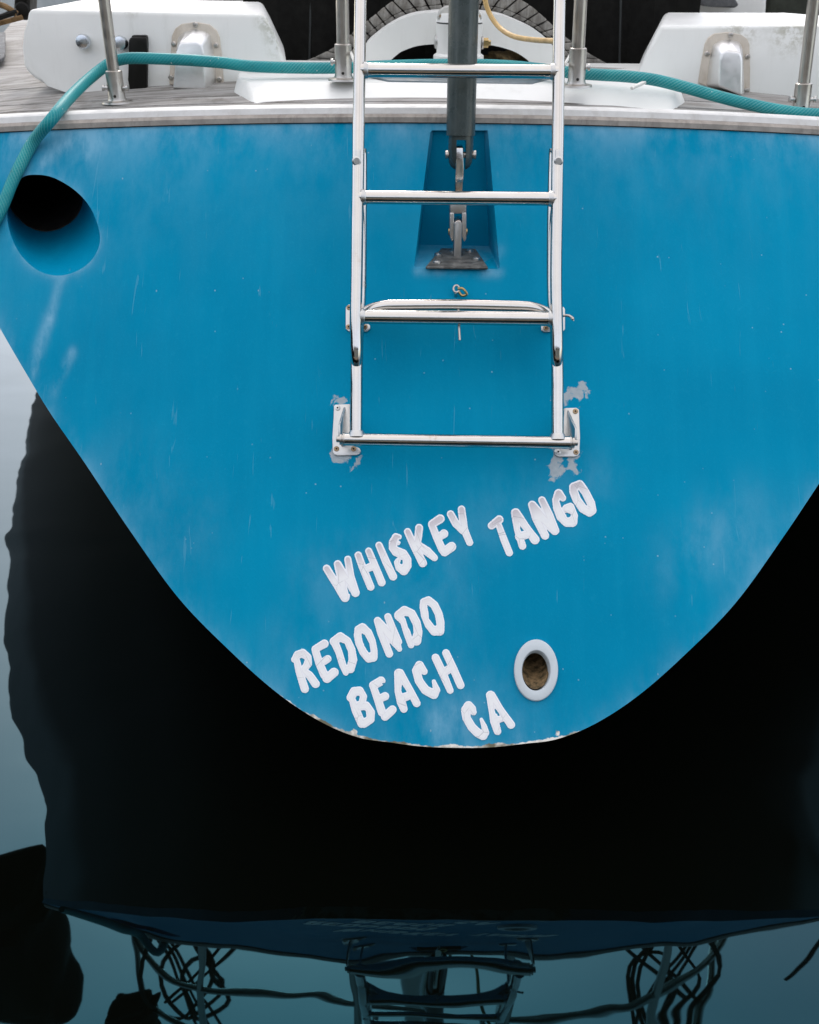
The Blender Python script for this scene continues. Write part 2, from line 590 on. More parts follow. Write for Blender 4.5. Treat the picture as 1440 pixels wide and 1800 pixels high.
PLATE = m_plain('corroded_chainplate_base', (0.13, 0.13, 0.12), 0.55, 0.5, 50, 0.5, 0.3, (0.34, 0.33, 0.31, 0.6))

# ------------------------------------------------------------------ water
bm = bmesh.new()
vv = [bm.verts.new(p) for p in ((-900, -900, 0), (900, -900, 0), (900, 900, 0), (-900, 900, 0))]
bm.faces.new(vv)
w = from_bm('water', bm, WATER, None, False)
w['kind'] = 'structure'

# ------------------------------------------------------------------ transom outline
left_px = [(0, 565), (37, 640), (75, 704), (125, 785), (160, 836), (200, 893), (260, 975), (320, 1051), (380, 1116), (440, 1174), (500, 1225), (560, 1268), (620, 1295), (680, 1307), (740, 1313)]
right_px = [(800, 1314.5), (860, 1313), (930, 1303), (1000, 1288), (1060, 1263), (1120, 1226), (1180, 1181), (1240, 1125), (1300, 1059), (1360, 970), (1400, 905), (1440, 837)]
sam = []
for q in left_px + right_px:
    p = T(*q)
    sam.append((abs(p.x - XC), p.z))
sam.sort()
hx = np.array([s[0] for s in sam]); hz = np.array([s[1] for s in sam])
knots = np.array([0, .06, .12, .18, .25, .33, .42, .52, .62, .72, .80, .86])
# smooth average of both sides
kz = []
for k in knots:
    wgt = np.exp(-((hx - k) / 0.035) ** 2)
    kz.append(np.polyfit(hx - k, hz, 2, w=np.sqrt(wgt + 1e-9))[2] if k > 0.03 else hz[:3].min())
kz = np.array(kz)
slope = (kz[-1] - kz[-2]) / (knots[-1] - knots[-2])
ext_x = []
xx, zz = knots[-1], kz[-1]
while zz < 1.3:
    xx += 0.03; slope *= 1.02; zz += slope * 0.03
    ext_x.append((xx, zz))
EX = np.concatenate([knots, [e[0] for e in ext_x]])
EZ = np.concatenate([kz, [e[1] for e in ext_x]])
# cubic-ish smoothing through dense catmull
_c = catmull([Vector((-EX[1], EZ[1], 0))] + [Vector((a, b_, 0)) for a, b_ in zip(EX, EZ)], 10)
CX = np.array([v.x for v in _c]); CZ = np.array([v.y for v in _c])
sel = CX >= 0
CX, CZ = CX[sel], CZ[sel]
o_ = np.argsort(CX)
CX, CZ = CX[o_], CZ[o_]
def zlow(ax):
    return np.interp(ax, CX, CZ)
def slope_low(ax):
    return (zlow(ax + 0.004) - zlow(np.maximum(ax - 0.004, 0))) / 0.008
# corner half width
cands = CX[(CZ - (ZD0 - CAMBER * CX ** 2)) >= 0]
HALF = float(cands.min())

def poly_sdf(P, poly):
    """signed distance (negative inside); P (n,2)"""
    poly = np.asarray(poly, float)
    dmin = np.full(len(P), 1e9)
    ins = np.zeros(len(P), bool)
    n = len(poly)
    for i in range(n):
        a, b_ = poly[i], poly[(i + 1) % n]
        e = b_ - a
        w_ = P - a
        t = np.clip((w_ @ e) / max(e @ e, 1e-12), 0, 1)
        dd = np.linalg.norm(w_ - t[:, None] * e, axis=1)
        dmin = np.minimum(dmin, dd)
        cond = (a[1] > P[:, 1]) != (b_[1] > P[:, 1])
        xi = a[0] + (P[:, 1] - a[1]) * e[0] / (e[1] if abs(e[1]) > 1e-12 else 1e-12)
        ins ^= cond & (P[:, 0] < xi)
    return np.where(ins, -dmin, dmin)

def marching(f, xs, ys):
    """filled marching squares of f(P)<0 on a grid: verts (2-d), faces, boundary edges"""
    nx, ny = len(xs), len(ys)
    X, Y = np.meshgrid(xs, ys, indexing='ij')
    V = f(np.stack([X.ravel(), Y.ravel()], 1)).reshape(nx, ny)
    V = np.where(np.abs(V) < 1e-7, 1e-7, V)
    verts, vid = [], {}
    faces, bedges = [], []
    def corner(i, j):
        k = (0, i, j)
        if k not in vid:
            vid[k] = len(verts); verts.append((xs[i], ys[j]))
        return vid[k]
    def edge(i, j, ax):
        k = (1 + ax, i, j)
        if k not in vid:
            i2, j2 = (i + 1, j) if ax == 0 else (i, j + 1)
            a, b_ = V[i, j], V[i2, j2]
            t = a / (a - b_)
            vid[k] = len(verts)
            verts.append((xs[i] + (xs[i2] - xs[i]) * t, ys[j] + (ys[j2] - ys[j]) * t))
        return vid[k]
    ins = V < 0
    any_ = ins[:-1, :-1] | ins[1:, :-1] | ins[1:, 1:] | ins[:-1, 1:]
    for i, j in zip(*np.nonzero(any_)):
        cs = ((i, j), (i + 1, j), (i + 1, j + 1), (i, j + 1))
        es = ((i, j, 0), (i + 1, j, 1), (i, j + 1, 0), (i, j, 1))
        st = [ins[c] for c in cs]
        poly, kinds = [], []
        for k in range(4):
            if st[k]:
                poly.append(corner(*cs[k])); kinds.append(0)
            if st[k] != st[(k + 1) % 4]:
                poly.append(edge(*es[k])); kinds.append(1)
        if len(poly) >= 3:
            faces.append(poly)
            m = len(poly)
            for k in range(m):
                k2 = (k + 1) % m
                if kinds[k] and kinds[k2] and not (sum(st) == 3 and False):
                    # an edge between two crossing points is the outline
                    bedges.append((poly[k], poly[k2]))
    return np.array(verts), faces, bedges

def smooth_closed(pts, n=6):
    pts = [Vector((p[0], p[1], 0)) for p in pts]
    m = len(pts)
    out = []
    for i in range(m):
        a, b_, c, e = pts[i - 1], pts[i], pts[(i + 1) % m], pts[(i + 2) % m]
        for k in range(n):
            t = k / n
            v = 0.5 * ((2 * b_) + (c - a) * t + (2 * a - 5 * b_ + 4 * c - e) * t * t + (3 * b_ - a - 3 * c + e) * t ** 3)
            out.append((v.x, v.y))
    return out

hole_px = smooth_closed([(56, 307), (91, 311), (130, 333), (157, 362), (172, 396), (175.5, 427), (162, 456), (136, 476), (102, 484.5), (68, 476), (39, 451), (21, 419), (13, 386), (15, 355), (24, 330), (38, 313)])
hole = [(T(*q).x, T(*q).z) for q in hole_px]
rec_px = [(757, 229), (858, 229), (868, 350), (879, 474), (728, 471), (742, 350)]
rec = [(T(*q).x, T(*q).z) for q in rec_px]
exh_c = (942, 1178)
exh_px = [(exh_c[0] - 1 + 30 * math.cos(a), exh_c[1] + 2 + 43 * math.sin(a)) for a in np.linspace(0, 2 * math.pi, 40, endpoint=False)]
exh = [(T(*q).x, T(*q).z) for q in exh_px]

def f_outer(P):
    ax = np.abs(P[:, 0] - XC)
    top = P[:, 1] - (ZD0 - CAMBER * (P[:, 0] - XC) ** 2)
    s = slope_low(ax)
    low = (zlow(ax) - P[:, 1]) / np.sqrt(1 + s * s)
    return np.maximum(top, low)

def f_transom(P):
    return np.maximum.reduce([f_outer(P), -poly_sdf(P, hole), -poly_sdf(P, rec), -poly_sdf(P, exh)])

STEP = 0.0045
xs = np.arange(XC - HALF - 0.02, XC + HALF + 0.02, STEP)
zs = np.arange(ZB - 0.03, ZD0 + 0.02, STEP)
V2, FC, BE = marching(f_transom, xs, zs)
dh, dr, de, do = poly_sdf(V2, hole), poly_sdf(V2, rec), poly_sdf(V2, exh), f_outer(V2)
verts = [Vector((x, ts_y(x, z), z)) for x, z in V2]
faces = list(FC)
def xz(px, py):
    p = T(px, py)
    return np.array((p.x, p.z))
# recess: walls run in to an almost upright back
r_floor = T(805, 474)
r_top = T(808, 229)
def rec_back(z):
    t = (z - r_floor.z) / (r_top.z - r_floor.z)
    return (r_floor.y + 0.185) * (1 - t) + (r_top.y + 0.012) * t
extra = {}
def add_v(v):
    verts.append(v)
    return len(verts) - 1
rec_mid = sum(r[0] for r in rec) / len(rec)
walls = []
HOLE_DIR = Vector((-0.20, 1.0, 0.06)).normalized()
for a, b_ in BE:
    if max(abs(dr[a]), abs(dr[b_])) < 0.004 and min(do[a], do[b_]) < -0.002:
        ids = []
        for q in (a, b_):
            if ('r', q) not in extra:
                v = verts[q]
                extra[('r', q)] = add_v(Vector((rec_mid + (v.x - rec_mid) * 0.87, rec_back(v.z), v.z + 0.003)))
            ids.append(extra[('r', q)])
        faces.append([b_, a, ids[0], ids[1]])
    elif max(abs(do[a]), abs(do[b_])) < 0.004:
        ids = []
        for q in (a, b_):
            if ('o', q) not in extra:
                v = verts[q]
                extra[('o', q)] = add_v(v + Vector((0, 0.03, 0.0)))
            ids.append(extra[('o', q)])
        faces.append([b_, a, ids[0], ids[1]])
me = bpy.data.meshes.new('transom')
me.from_pydata([tuple(v) for v in verts], [], faces)
nv = len(verts)
VX = np.array([(v.x, v.z) for v in verts])
dout = -f_outer(VX)
topd = (ZD0 - CAMBER * (VX[:, 0] - XC) ** 2) - VX[:, 1]
axx = np.abs(VX[:, 0] - XC)
lowd = (VX[:, 1] - zlow(axx)) / np.sqrt(1 + slope_low(axx) ** 2)
def gauss_seg(a, b_, w0):
    a, b_ = xz(*a), xz(*b_)
    e = b_ - a
    q = VX - a
    t = np.clip((q @ e) / (e @ e), 0, 1)
    dd = np.linalg.norm(q - t[:, None] * e, axis=1)
    return np.exp(-(dd / w0) ** 2)
chalk = 1.05 * np.exp(-np.maximum(topd, 0) / 0.022) + 0.35 * np.exp(-np.maximum(topd, 0) / 0.09) + 0.55 * np.exp(-np.maximum(lowd, 0) / 0.014)
chalk += 0.55 * np.clip((-(VX[:, 0] - XC) - 0.45) / 0.5, 0, 1) * np.exp(-np.maximum(topd, 0) / 0.14)
for a, b_, w0, k in [((108, 490), (88, 560), .010, .7), ((88, 560), (58, 650), .013, 1.0), ((126, 620), (95, 690), .009, 1.0), ((120, 250), (75, 285), .012, 1.0),
                     ((165, 250), (150, 270), .02, .6), ((1240, 950), (1330, 990), .05, .28), ((1180, 1000), (1320, 900), .05, .22), ((560, 1010), (1040, 850), .05, .24), ((520, 1150), (780, 1060), .06, .22),
                     ((680, 1190), (890, 1250), .06, .3), ((220, 840), (330, 930), .07, .2), ((810, 1260), (770, 1275), .025, .9), ((850, 480), (880, 440), .01, .4), ((735, 476), (880, 480), .008, .8)]:
    chalk += k * gauss_seg(a, b_, w0)
chalk += 0.8 * np.exp(-(np.maximum(poly_sdf(VX, hole), 0) / 0.006))
chip = np.zeros(nv)
for a, b_, w0, k in [((985, 706), (1026, 684), .020, 1.15), ((1018, 712), (1028, 745), .010, .62), ((980, 808), (980, 828), .019, 1.05), ((1008, 808), (1010, 828), .018, 1.05),
                     ((588, 707), (603, 705), .014, 1.0), ((590, 799), (610, 805), .018, 1.1), ((632, 800), (628, 814), .012, 1.0), ((640, 725), (641, 760), .004, .4), ((603, 560), (606, 585), .005, .4)]:
    chip = np.maximum(chip, k * gauss_seg(a, b_, w0))
lipx = np.clip(1.15 - np.abs((VX[:, 0] - XC + 0.045) / 0.34) ** 4, 0, 1)
lip = np.exp(-np.maximum(lowd, 0) / 0.011) * lipx
for a, k in [((622, 1286), 1.0), ((978, 1286), 0.9)]:
    lip = np.maximum(lip, k * gauss_seg(a, (a[0] + 4, a[1] + 2), 0.008))
for nm, arr in (('chalk', chalk), ('chip', chip), ('lip', lip)):
    at = me.attributes.new(nm, 'FLOAT', 'POINT')
    at.data.foreach_set('value', np.ascontiguousarray(arr, dtype=np.float32))

# ------------------------------------------------------------------ sailboat
boat = empty('sailboat', (XC, 1.632, 0.0), 'old blue sailing yacht seen from dead astern, its broad raked transom carrying white lettering', 'sailboat')
transom = link_mesh('transom', me, PAINT, boat)
me.calc_loop_triangles if False else None
# make normals point aft
bmt = bmesh.new(); bmt.from_mesh(me)
bmesh.ops.recalc_face_normals(bmt, faces=bmt.faces)
for e in bmt.edges:
    if len(e.link_faces) == 2 and e.calc_face_angle(0) > math.radians(30):
        e.smooth = False
bmt.to_mesh(me); bmt.free()

# back of the recess
tz, bz = r_top.z + 0.02, r_floor.z - 0.004
def rb(px_z, sgn, z):
    # half width follows the recess outline
    wl = np.interp(z, [rec[3][1], rec[2][1], rec[1][1]], [rec[3][0], rec[2][0], rec[1][0]]) if sgn > 0 else np.interp(z, [rec[4][1], rec[5][1], rec[0][1]], [rec[4][0], rec[5][0], rec[0][0]])
    return rec_mid + (wl - rec_mid) * 0.885
bk = []
for i in range(9):
    z = bz + (tz - bz) * i / 8
    bk.append((Vector((rb(0, -1, z), rec_back(z) - 0.0015, z)), Vector((rb(0, 1, z), rec_back(z) - 0.0015, z))))
bm = bmesh.new()
vl = [(bm.verts.new(a), bm.verts.new(b_)) for a, b_ in bk]
for (a, b_), (c, e) in zip(vl[:-1], vl[1:]):
    bm.faces.new((a, b_, e, c))
from_bm('recess_back', bm, PAINT, transom)
# recess floor lies a little above the lower wall strip, behind the lip
fl = [T(729.5, 470.5), T(878, 473.5)]
zf = r_floor.z + 0.001
bm = bmesh.new()
q = [Vector((fl[0].x + .003, fl[0].y + 0.004, zf)), Vector((fl[1].x - .003, fl[1].y + 0.004, zf)), Vector((rb(0, 1, zf), rec_back(zf), zf + .002)), Vector((rb(0, -1, zf), rec_back(zf), zf + .002))]
bm.faces.new([bm.verts.new(v) for v in q])
from_bm('recess_floor', bm, PAINT, transom)

# mooring pipe through the port quarter
def bore(name, loop, dirv, depths, mat, parent, scale_end=1.0, cap=None):
    bm = bmesh.new()
    base = [Vector((x, ts_y(x, z) + 0.0005, z)) for x, z in loop]
    cen = sum(base, Vector()) / len(base)
    rings = []
    for dd, sc in depths:
        rings.append([bm.verts.new(cen + (v - cen) * sc + dirv * dd) for v in base])
    m = len(base)
    for a, b_ in zip(rings[:-1], rings[1:]):
        for k in range(m):
            bm.faces.new((a[k], a[(k + 1) % m], b_[(k + 1) % m], b_[k]))
    if cap:
        bm.faces.new(rings[-1])
    o = from_bm(name, bm, mat, parent)
    return o
HD = Vector((-0.36, 1.0, 0.06)).normalized()
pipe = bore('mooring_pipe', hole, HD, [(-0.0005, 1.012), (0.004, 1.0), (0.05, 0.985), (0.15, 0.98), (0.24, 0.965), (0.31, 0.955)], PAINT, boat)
bore('pipe_lining', hole, HD, [(0.3085, 0.972), (0.308, 0.935), (0.55, 0.93), (0.95, 0.92)], m_plain('dark_pipe_lining', (0.022, 0.017, 0.010), 0.85, 0.5, 25, 0, 0.3, (0.09, 0.06, 0.025, 0.5)), pipe, cap=True)  # near-black inner stretch beyond the blue painted part of the bore

# exhaust outlet
bm = bmesh.new()
N = 56
def ell(rx, ry, cx, cy, off):
    return [bm.verts.new(T(cx + rx * math.cos(2 * math.pi * k / N), cy + ry * math.sin(2 * math.pi * k / N), off)) for k in range(N)]
prof = [(38.5, 54, 942, 1179, -0.003), (38.6, 54.2, 942, 1178.5, 0.004), (38.0, 53.6, 942, 1178.3, 0.0056), (36.8, 52.3, 942, 1178.2, 0.0062), (26.0, 36.8, 942, 1179, 0.0066), (25.3, 35.9, 942, 1179.2, 0.0063), (24.7, 35.2, 942, 1179.4, 0.003), (23.4, 33.6, 942, 1180, -0.004), (23.2, 33.4, 942, 1180.5, -0.014)]
rings = [ell(*p_) for p_ in prof]
for a, b_ in zip(rings[:-1], rings[1:]):
    for k in range(N):
        bm.faces.new((a[k], a[(k + 1) % N], b_[(k + 1) % N], b_[k]))
flange = from_bm('exhaust_outlet', bm, PLASTW, boat, True, 60)
inner = [(T(942 + 23.6 * math.cos(a), 1180 + 33.8 * math.sin(a)).x, T(942 + 23.6 * math.cos(a), 1180 + 33.8 * math.sin(a)).z) for a in np.linspace(0, 2 * math.pi, 40, endpoint=False)]
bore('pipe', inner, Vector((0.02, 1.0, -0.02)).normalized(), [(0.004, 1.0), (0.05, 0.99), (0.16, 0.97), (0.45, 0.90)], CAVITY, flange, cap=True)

# hull sides, lofted forward from the transom edge
us = np.linspace(0, 1, 28)
ehx = np.interp(us, np.linspace(0, 1, len(CX[CX <= HALF])), CX[CX <= HALF])
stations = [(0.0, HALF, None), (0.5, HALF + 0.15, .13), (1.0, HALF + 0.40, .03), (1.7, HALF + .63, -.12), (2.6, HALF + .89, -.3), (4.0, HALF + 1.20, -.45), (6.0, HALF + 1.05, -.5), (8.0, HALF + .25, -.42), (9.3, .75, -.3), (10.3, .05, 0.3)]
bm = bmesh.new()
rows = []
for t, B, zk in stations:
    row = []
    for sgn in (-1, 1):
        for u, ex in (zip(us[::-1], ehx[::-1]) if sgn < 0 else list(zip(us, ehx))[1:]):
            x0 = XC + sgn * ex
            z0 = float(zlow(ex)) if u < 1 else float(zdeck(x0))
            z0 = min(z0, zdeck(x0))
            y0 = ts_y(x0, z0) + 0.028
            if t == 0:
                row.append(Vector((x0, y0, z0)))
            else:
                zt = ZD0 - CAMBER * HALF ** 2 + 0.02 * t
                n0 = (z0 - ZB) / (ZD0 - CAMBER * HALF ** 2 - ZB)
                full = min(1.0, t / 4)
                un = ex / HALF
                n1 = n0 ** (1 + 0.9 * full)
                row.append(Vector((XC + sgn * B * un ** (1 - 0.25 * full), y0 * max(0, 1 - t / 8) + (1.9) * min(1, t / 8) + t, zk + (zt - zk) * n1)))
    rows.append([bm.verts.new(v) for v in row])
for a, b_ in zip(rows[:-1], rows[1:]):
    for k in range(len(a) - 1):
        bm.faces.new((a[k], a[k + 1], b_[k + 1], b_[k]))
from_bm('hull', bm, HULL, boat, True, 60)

# deck, planks and edge rail
def strip_obj(name, offs, mat, parent, x0=XC - HALF + .01, x1=XC + HALF - .01, n=60, bevel=0.0):
    """offs: profile of (forward offset from the edge, height above the deck edge)"""
    bm = bmesh.new()
    rows = []
    for i in range(n + 1):
        x = x0 + (x1 - x0) * i / n
        rows.append([bm.verts.new((x, yedge(x) + a, zdeck(x) + h)) for a, h in offs])
    m = len(offs)
    for a, b_ in zip(rows[:-1], rows[1:]):
        for k in range(m):
            k2 = (k + 1) % m
            bm.faces.new((a[k], a[k2], b_[k2], b_[k]))
    bm.faces.new(rows[0]); bm.faces.new(rows[-1][::-1])
    return from_bm(name, bm, mat, parent, True, 30)

deck = strip_obj('deck', [(0.03, -0.004), (0.06, -0.001), (0.575, 0.0465), (0.58, 0.0), (0.555, 0.0), (0.03, -0.03)], TEAK, boat)
prism_obj('cockpit_floor', [(XC - .62, 3.12, .62), (XC + .62, 3.12, .62), (XC + .62, 5.5, .62), (XC - .62, 5.5, .62)], (0, 0, -.02), GEL, boat)
rail = strip_obj('edge_rail', [(-0.004, 0.012), (0.002, 0.0225), (0.008, 0.0255), (0.026, 0.027), (0.034, 0.025), (0.037, 0.004), (0.0, 0.008)], RAILC, boat)
strip_obj('rail_lip', [(-0.0095, -0.004), (-0.010, 0.006), (-0.006, 0.0115), (0.003, 0.0118), (0.004, -0.004)], RAILT, rail)
strip_obj('seal', [(-0.005, -0.0085), (-0.0055, -0.0042), (0.003, -0.0042), (0.003, -0.0085)], SEAL, rail)
for a, b_ in ((0.042, 0.15), (0.156, 0.22), (0.226, 0.40), (0.406, 0.56)):
    h = lambda q: 0.0045 + DSL * (q - 0.03) * 0.98
    strip_obj('deck_plank', [(a, h(a) - .006), (a + .002, h(a)), (b_ - .002, h(b_)), (b_, h(b_) - .006)], TEAK, deck)

for q in (0.153, 0.223, 0.403):
    hh_ = 0.0045 + DSL * (q - 0.03) * 0.98 - 0.0015
    strip_obj('caulk_seam', [(q - .0032, hh_ - .004), (q - .0032, hh_), (q + .0032, hh_ + .0006), (q + .0032, hh_ - .004)], SEAL, deck)

# stern coaming between the quarters
A0, A1 = DK(455, 197), DK(1173, 211)
C0, C1 = DK(430, 152, 0.045), DK(1186, 160, 0.045)
C0 = at_z(434, 144, 1.222); C1 = at_z(1184, 154, 1.222)
yb_ = 3.11
B0 = DK(403, 167); B1 = DK(1217, 183)
E0 = at_z(418, 133, 1.229); E1 = at_z(1193, 146, 1.229)
bm = bmesh.new()
low = [A0 - Vector((0, 0, .03)), A1 - Vector((0, 0, .03)), Vector((B1.x, B1.y, B1.z - .03)), Vector((B1.x + .05, yb_, B1.z)), Vector((B0.x - .05, yb_, B0.z)), Vector((B0.x, B0.y, B0.z - .03))]
zt_ = 1.229
upv = [C0, C1, E1, Vector((E1.x + .04, yb_, zt_)), Vector((E0.x - .04, yb_, zt_)), E0]
prism(bm, low, None, 0.008, 3, upv)
coaming = from_bm('stern_coaming', bm, GEL, boat)
fmid = (A0 + A1) * .5; cmid = (C0 + C1) * .5
ef = fmid.lerp(cmid, 0.62); eb = Vector((0, cmid.y + .25, zt_ + .002))
def HP(px, py, off=0.0):
    return solve(px, py, lambda q: q.z - off - ef.z - (q.y - ef.y) * (eb.z - ef.z) / (eb.y - ef.y), 2.5)
hp = [HP(x, y, 0.003) for x, y in ((648, 139), (682, 151), (935, 157), (968, 143), (968, 128), (648, 124))]
prism_obj('hatch_plate', hp, (0, 0, 0.012), GLASS, coaming, 0.003)
prism_obj('hatch_gasket', [HP(x, y, -.002) for x, y in ((644, 140), (680, 154.5), (937, 160.5), (972, 144), (972, 127), (644, 123))], (0, 0, 0.006), RAILT, coaming, 0.0015)

# cockpit coaming boxes on the quarters
YW = 2.81
def lean(p):
    return Vector((p.x, p.y + (p.z - 1.16) * 0.10, p.z))
def wallp(px, py, out=0.0):
    """a point on the aft face of the coaming boxes, moved aft by `out`"""
    p = solve(px, py, lambda q: q.y - (YW + (q.z - 1.16) * 0.10 - out), 2.7)
    return p
boxes = []
for pts in ([(40, 116), (40, 84), (43, 55), (50, 16), (466, 24), (480, 55), (505, 118), (510, 200), (300, 200), (190, 176), (150, 169), (112, 161), (84, 151), (66, 142), (52, 131)],
            [(1160, 44), (1500, 46), (1700, 60), (1700, 230), (1300, 225), (1090, 215), (1122, 128)]):
    fr = [wallp(*q) for q in pts]
    cxm = sum(p.x for p in fr) / len(fr)
    bk_ = [Vector((p.x * (1.19 if (p.x - cxm) * cxm < 0 else 0.98), p.y + 0.48, p.z + 0.004)) for p in fr]
    boxes.append(prism_obj('cockpit_coaming', fr, None, GEL, boat, 0.012, 4, bk_, 50))

# round alloy knobs on the port box
for px, py in ((148, 73), (213, 76)):
    b0 = wallp(px + 4, py)
    lathe_obj('knob', b0 + Vector((0, 0.004, 0)), (-0.12, -1, 0.06), [(0, .010), (0.012, .012), (0.013, .0155), (0.026, .0165), (0.031, .0145), (0.033, .006)], CHROME, boxes[0])

# clamshell vents
def vent(box, flange_px, base_px, front_px, screws):
    hood_b = [wallp(x, y, 0.004) for x, y in base_px]
    hood_f = [wallp(x, y, 0.052) for x, y in front_px]
    v = prism_obj('vent_cowl', hood_f, None, CASTING, boat, 0.007, 4, hood_b, 50)
    prism_obj('flange', [wallp(x, y, 0.0065) for x, y in flange_px], (0, 0.012, 0), FLANGE, v, 0.002)
    for x, y in screws:
        lathe_obj('screw', wallp(x, y, 0.005), (0, -1, 0.1), [(0, .0062), (.004, .006), (.0065, .0035), (.0068, .001)], STEEL2, v, 14)
    return v
vent(boxes[0], [(297, 148), (300, 100), (302, 63), (308, 50), (319, 42), (343, 38.5), (368, 43), (381, 54), (386, 66), (390, 103), (393.5, 152), (380, 152), (310, 150)],
     [(306, 152), (313, 62), (326, 54), (344, 49), (362, 53), (371, 60), (378, 100), (383, 154)],
     [(304, 156), (310, 92), (313, 80), (318, 74), (346, 72), (354, 78), (358, 92), (361, 158)],
     [(344, 43), (306, 77), (380, 79), (301, 136), (386, 139)])
vent(boxes[1], [(1228, 146), (1234, 108), (1240, 77), (1246, 66), (1256, 59), (1281, 56), (1304, 61), (1314, 68), (1318, 78), (1319, 120), (1318.5, 169), (1308, 169), (1240, 150)],
     [(1240, 150), (1247, 100), (1252, 78), (1264, 70), (1282, 67), (1300, 72), (1306, 82), (1310, 168)],
     [(1264, 152), (1266, 104), (1270, 92), (1277, 88), (1298, 90), (1304, 96), (1306, 108), (1305, 169)],
     [(1284, 61), (1243, 94), (1314, 99), (1313, 158)])

# weathered slatted helm seat and the white arch in front of it
outer = [(528, 112), (560, 98), (590, 82), (617, 60), (637, 43), (657, 28), (676, 12), (697, -1), (730, -12), (770, -19), (808, -21), (846, -19), (886, -12), (919, 1), (942, 17), (963, 36), (982, 54), (1000, 69), (1030, 90), (1060, 108), (1082, 118)]
innr = [(612, 112), (620, 104), (628, 92), (640, 75), (655, 61), (673, 48), (696, 34), (722, 24), (750, 20), (780, 18), (808, 18), (836, 18.5), (862, 21), (886, 25), (914, 36), (939, 48), (955, 60), (970, 72), (982, 88), (990, 102), (996, 114)]
YS = 3.26
seat = None
out_d = [Vector((p[0], p[1], 0)) for p in outer]; inn_d = [Vector((p[0], p[1], 0)) for p in innr]
oc = catmull(out_d, 4); ic = catmull(inn_d, 4)
n = len(oc)
bm = bmesh.new()
prism_pts = [at_y(p.x, p.y + 2, YS + 0.028) for p in oc] + [at_y(p.x, p.y - 2, YS + 0.028) for p in ic[::-1]]
for i in range(0, n - 1):
    vq = [at_y(oc[i].x, oc[i].y + 3, YS + .02), at_y(oc[i + 1].x, oc[i + 1].y + 3, YS + .02), at_y(ic[i + 1].x, ic[i + 1].y - 2, YS + .02), at_y(ic[i].x, ic[i].y - 2, YS + .02)]
    prism(bm, vq, (0, 0.05, 0))
bmesh.ops.remove_doubles(bm, verts=bm.verts, dist=1e-4)
seat = from_bm('helm_seat', bm, BLACKP, boat, False)
for i in range(0, n - 1, 3):
    j = min(i + 3, n - 1)
    mid = [k for k in range(i, j + 1)]
    g = 0.06
    def L_(c, k, t): return c[k].lerp(c[min(k + 1, n - 1)], t)
    oo = [oc[i].lerp(oc[i + 1], g * 3)] + [oc[k] for k in range(i + 1, j)] + [oc[j].lerp(oc[j - 1], g * 3)]
    ii = [ic[i].lerp(ic[i + 1], g * 3)] + [ic[k] for k in range(i + 1, j)] + [ic[j].lerp(ic[j - 1], g * 3)]
    spl = 0.72
    dy = random.uniform(-0.003, 0.003)
    fr = [at_y(p.x, p.y, YS + dy) for p in oo] + [at_y(b_.x, b_.y, YS + dy) for b_ in [o2.lerp(i2, spl - .015) for o2, i2 in zip(oo, ii)][::-1]]
    prism_obj('slat', fr, (0, 0.03, 0), SLAT, seat, 0.0025, 2)
    fr = [at_y(b_.x, b_.y, YS - .006) for b_ in [o2.lerp(i2, spl + .015) for o2, i2 in zip(oo, ii)]] + [at_y(p.x, p.y, YS - .006) for p in ii[::-1]]
    prism_obj('edge_slat', fr, (0, 0.03, 0), SLAT, seat, 0.002, 2)
arch_o = catmull([Vector((x, y, 0)) for x, y in [(618, 122), (630, 105), (643, 78), (658, 64), (675, 51), (698, 37), (724, 27), (752, 22.5), (782, 20.5), (808, 20.5), (836, 21), (862, 23.5), (886, 28), (914, 39), (939, 51), (957, 64), (972, 80), (984, 102), (994, 122)]], 3)
arch_i = catmull([Vector((x, y, 0)) for x, y in [(676, 122), (684, 110), (690, 103), (697, 97), (705, 91), (718, 85.5), (732, 81), (750, 78.5), (770, 77.5), (808, 77), (836, 77.5), (852, 78), (868, 80), (885, 84), (903, 90), (916, 97), (927, 105), (933, 112), (938, 122)]], 3)
bm = bmesh.new()
YA = 3.10
for yy, rev in ((YA, False),):
    fo = [bm.verts.new(at_y(p.x, p.y, YA)) for p in arch_o]
    fi = [bm.verts.new(at_y(p.x, p.y, YA)) for p in arch_i]
    bo = [bm.verts.new(at_y(p.x, p.y, YA) + Vector((0, .13, 0))) for p in arch_o]
    bi = [bm.verts.new(at_y(p.x, p.y, YA) + Vector((0, .13, 0))) for p in arch_i]
m = len(fo)
top_edges = []
for k in range(m - 1):
    bm.faces.new((fo[k], fo[k + 1], fi[k + 1], fi[k]))
    bm.faces.new((bo[k], bo[k + 1], bi[k + 1], bi[k]))
    bm.faces.new((fo[k], fo[k + 1], bo[k + 1], bo[k]))
    bm.faces.new((fi[k], fi[k + 1], bi[k + 1], bi[k]))
bm.faces.new((fo[0], fi[0], bi[0], bo[0])); bm.faces.new((fo[-1], fi[-1], bi[-1], bo[-1]))
bmesh.ops.bevel(bm, geom=[e for e in bm.edges if len(e.link_faces) == 2 and e.calc_face_angle(0) > 1.0], offset=0.012, segments=3, profile=0.5, affect='EDGES')
from_bm('arch_moulding', bm, GEL, boat)

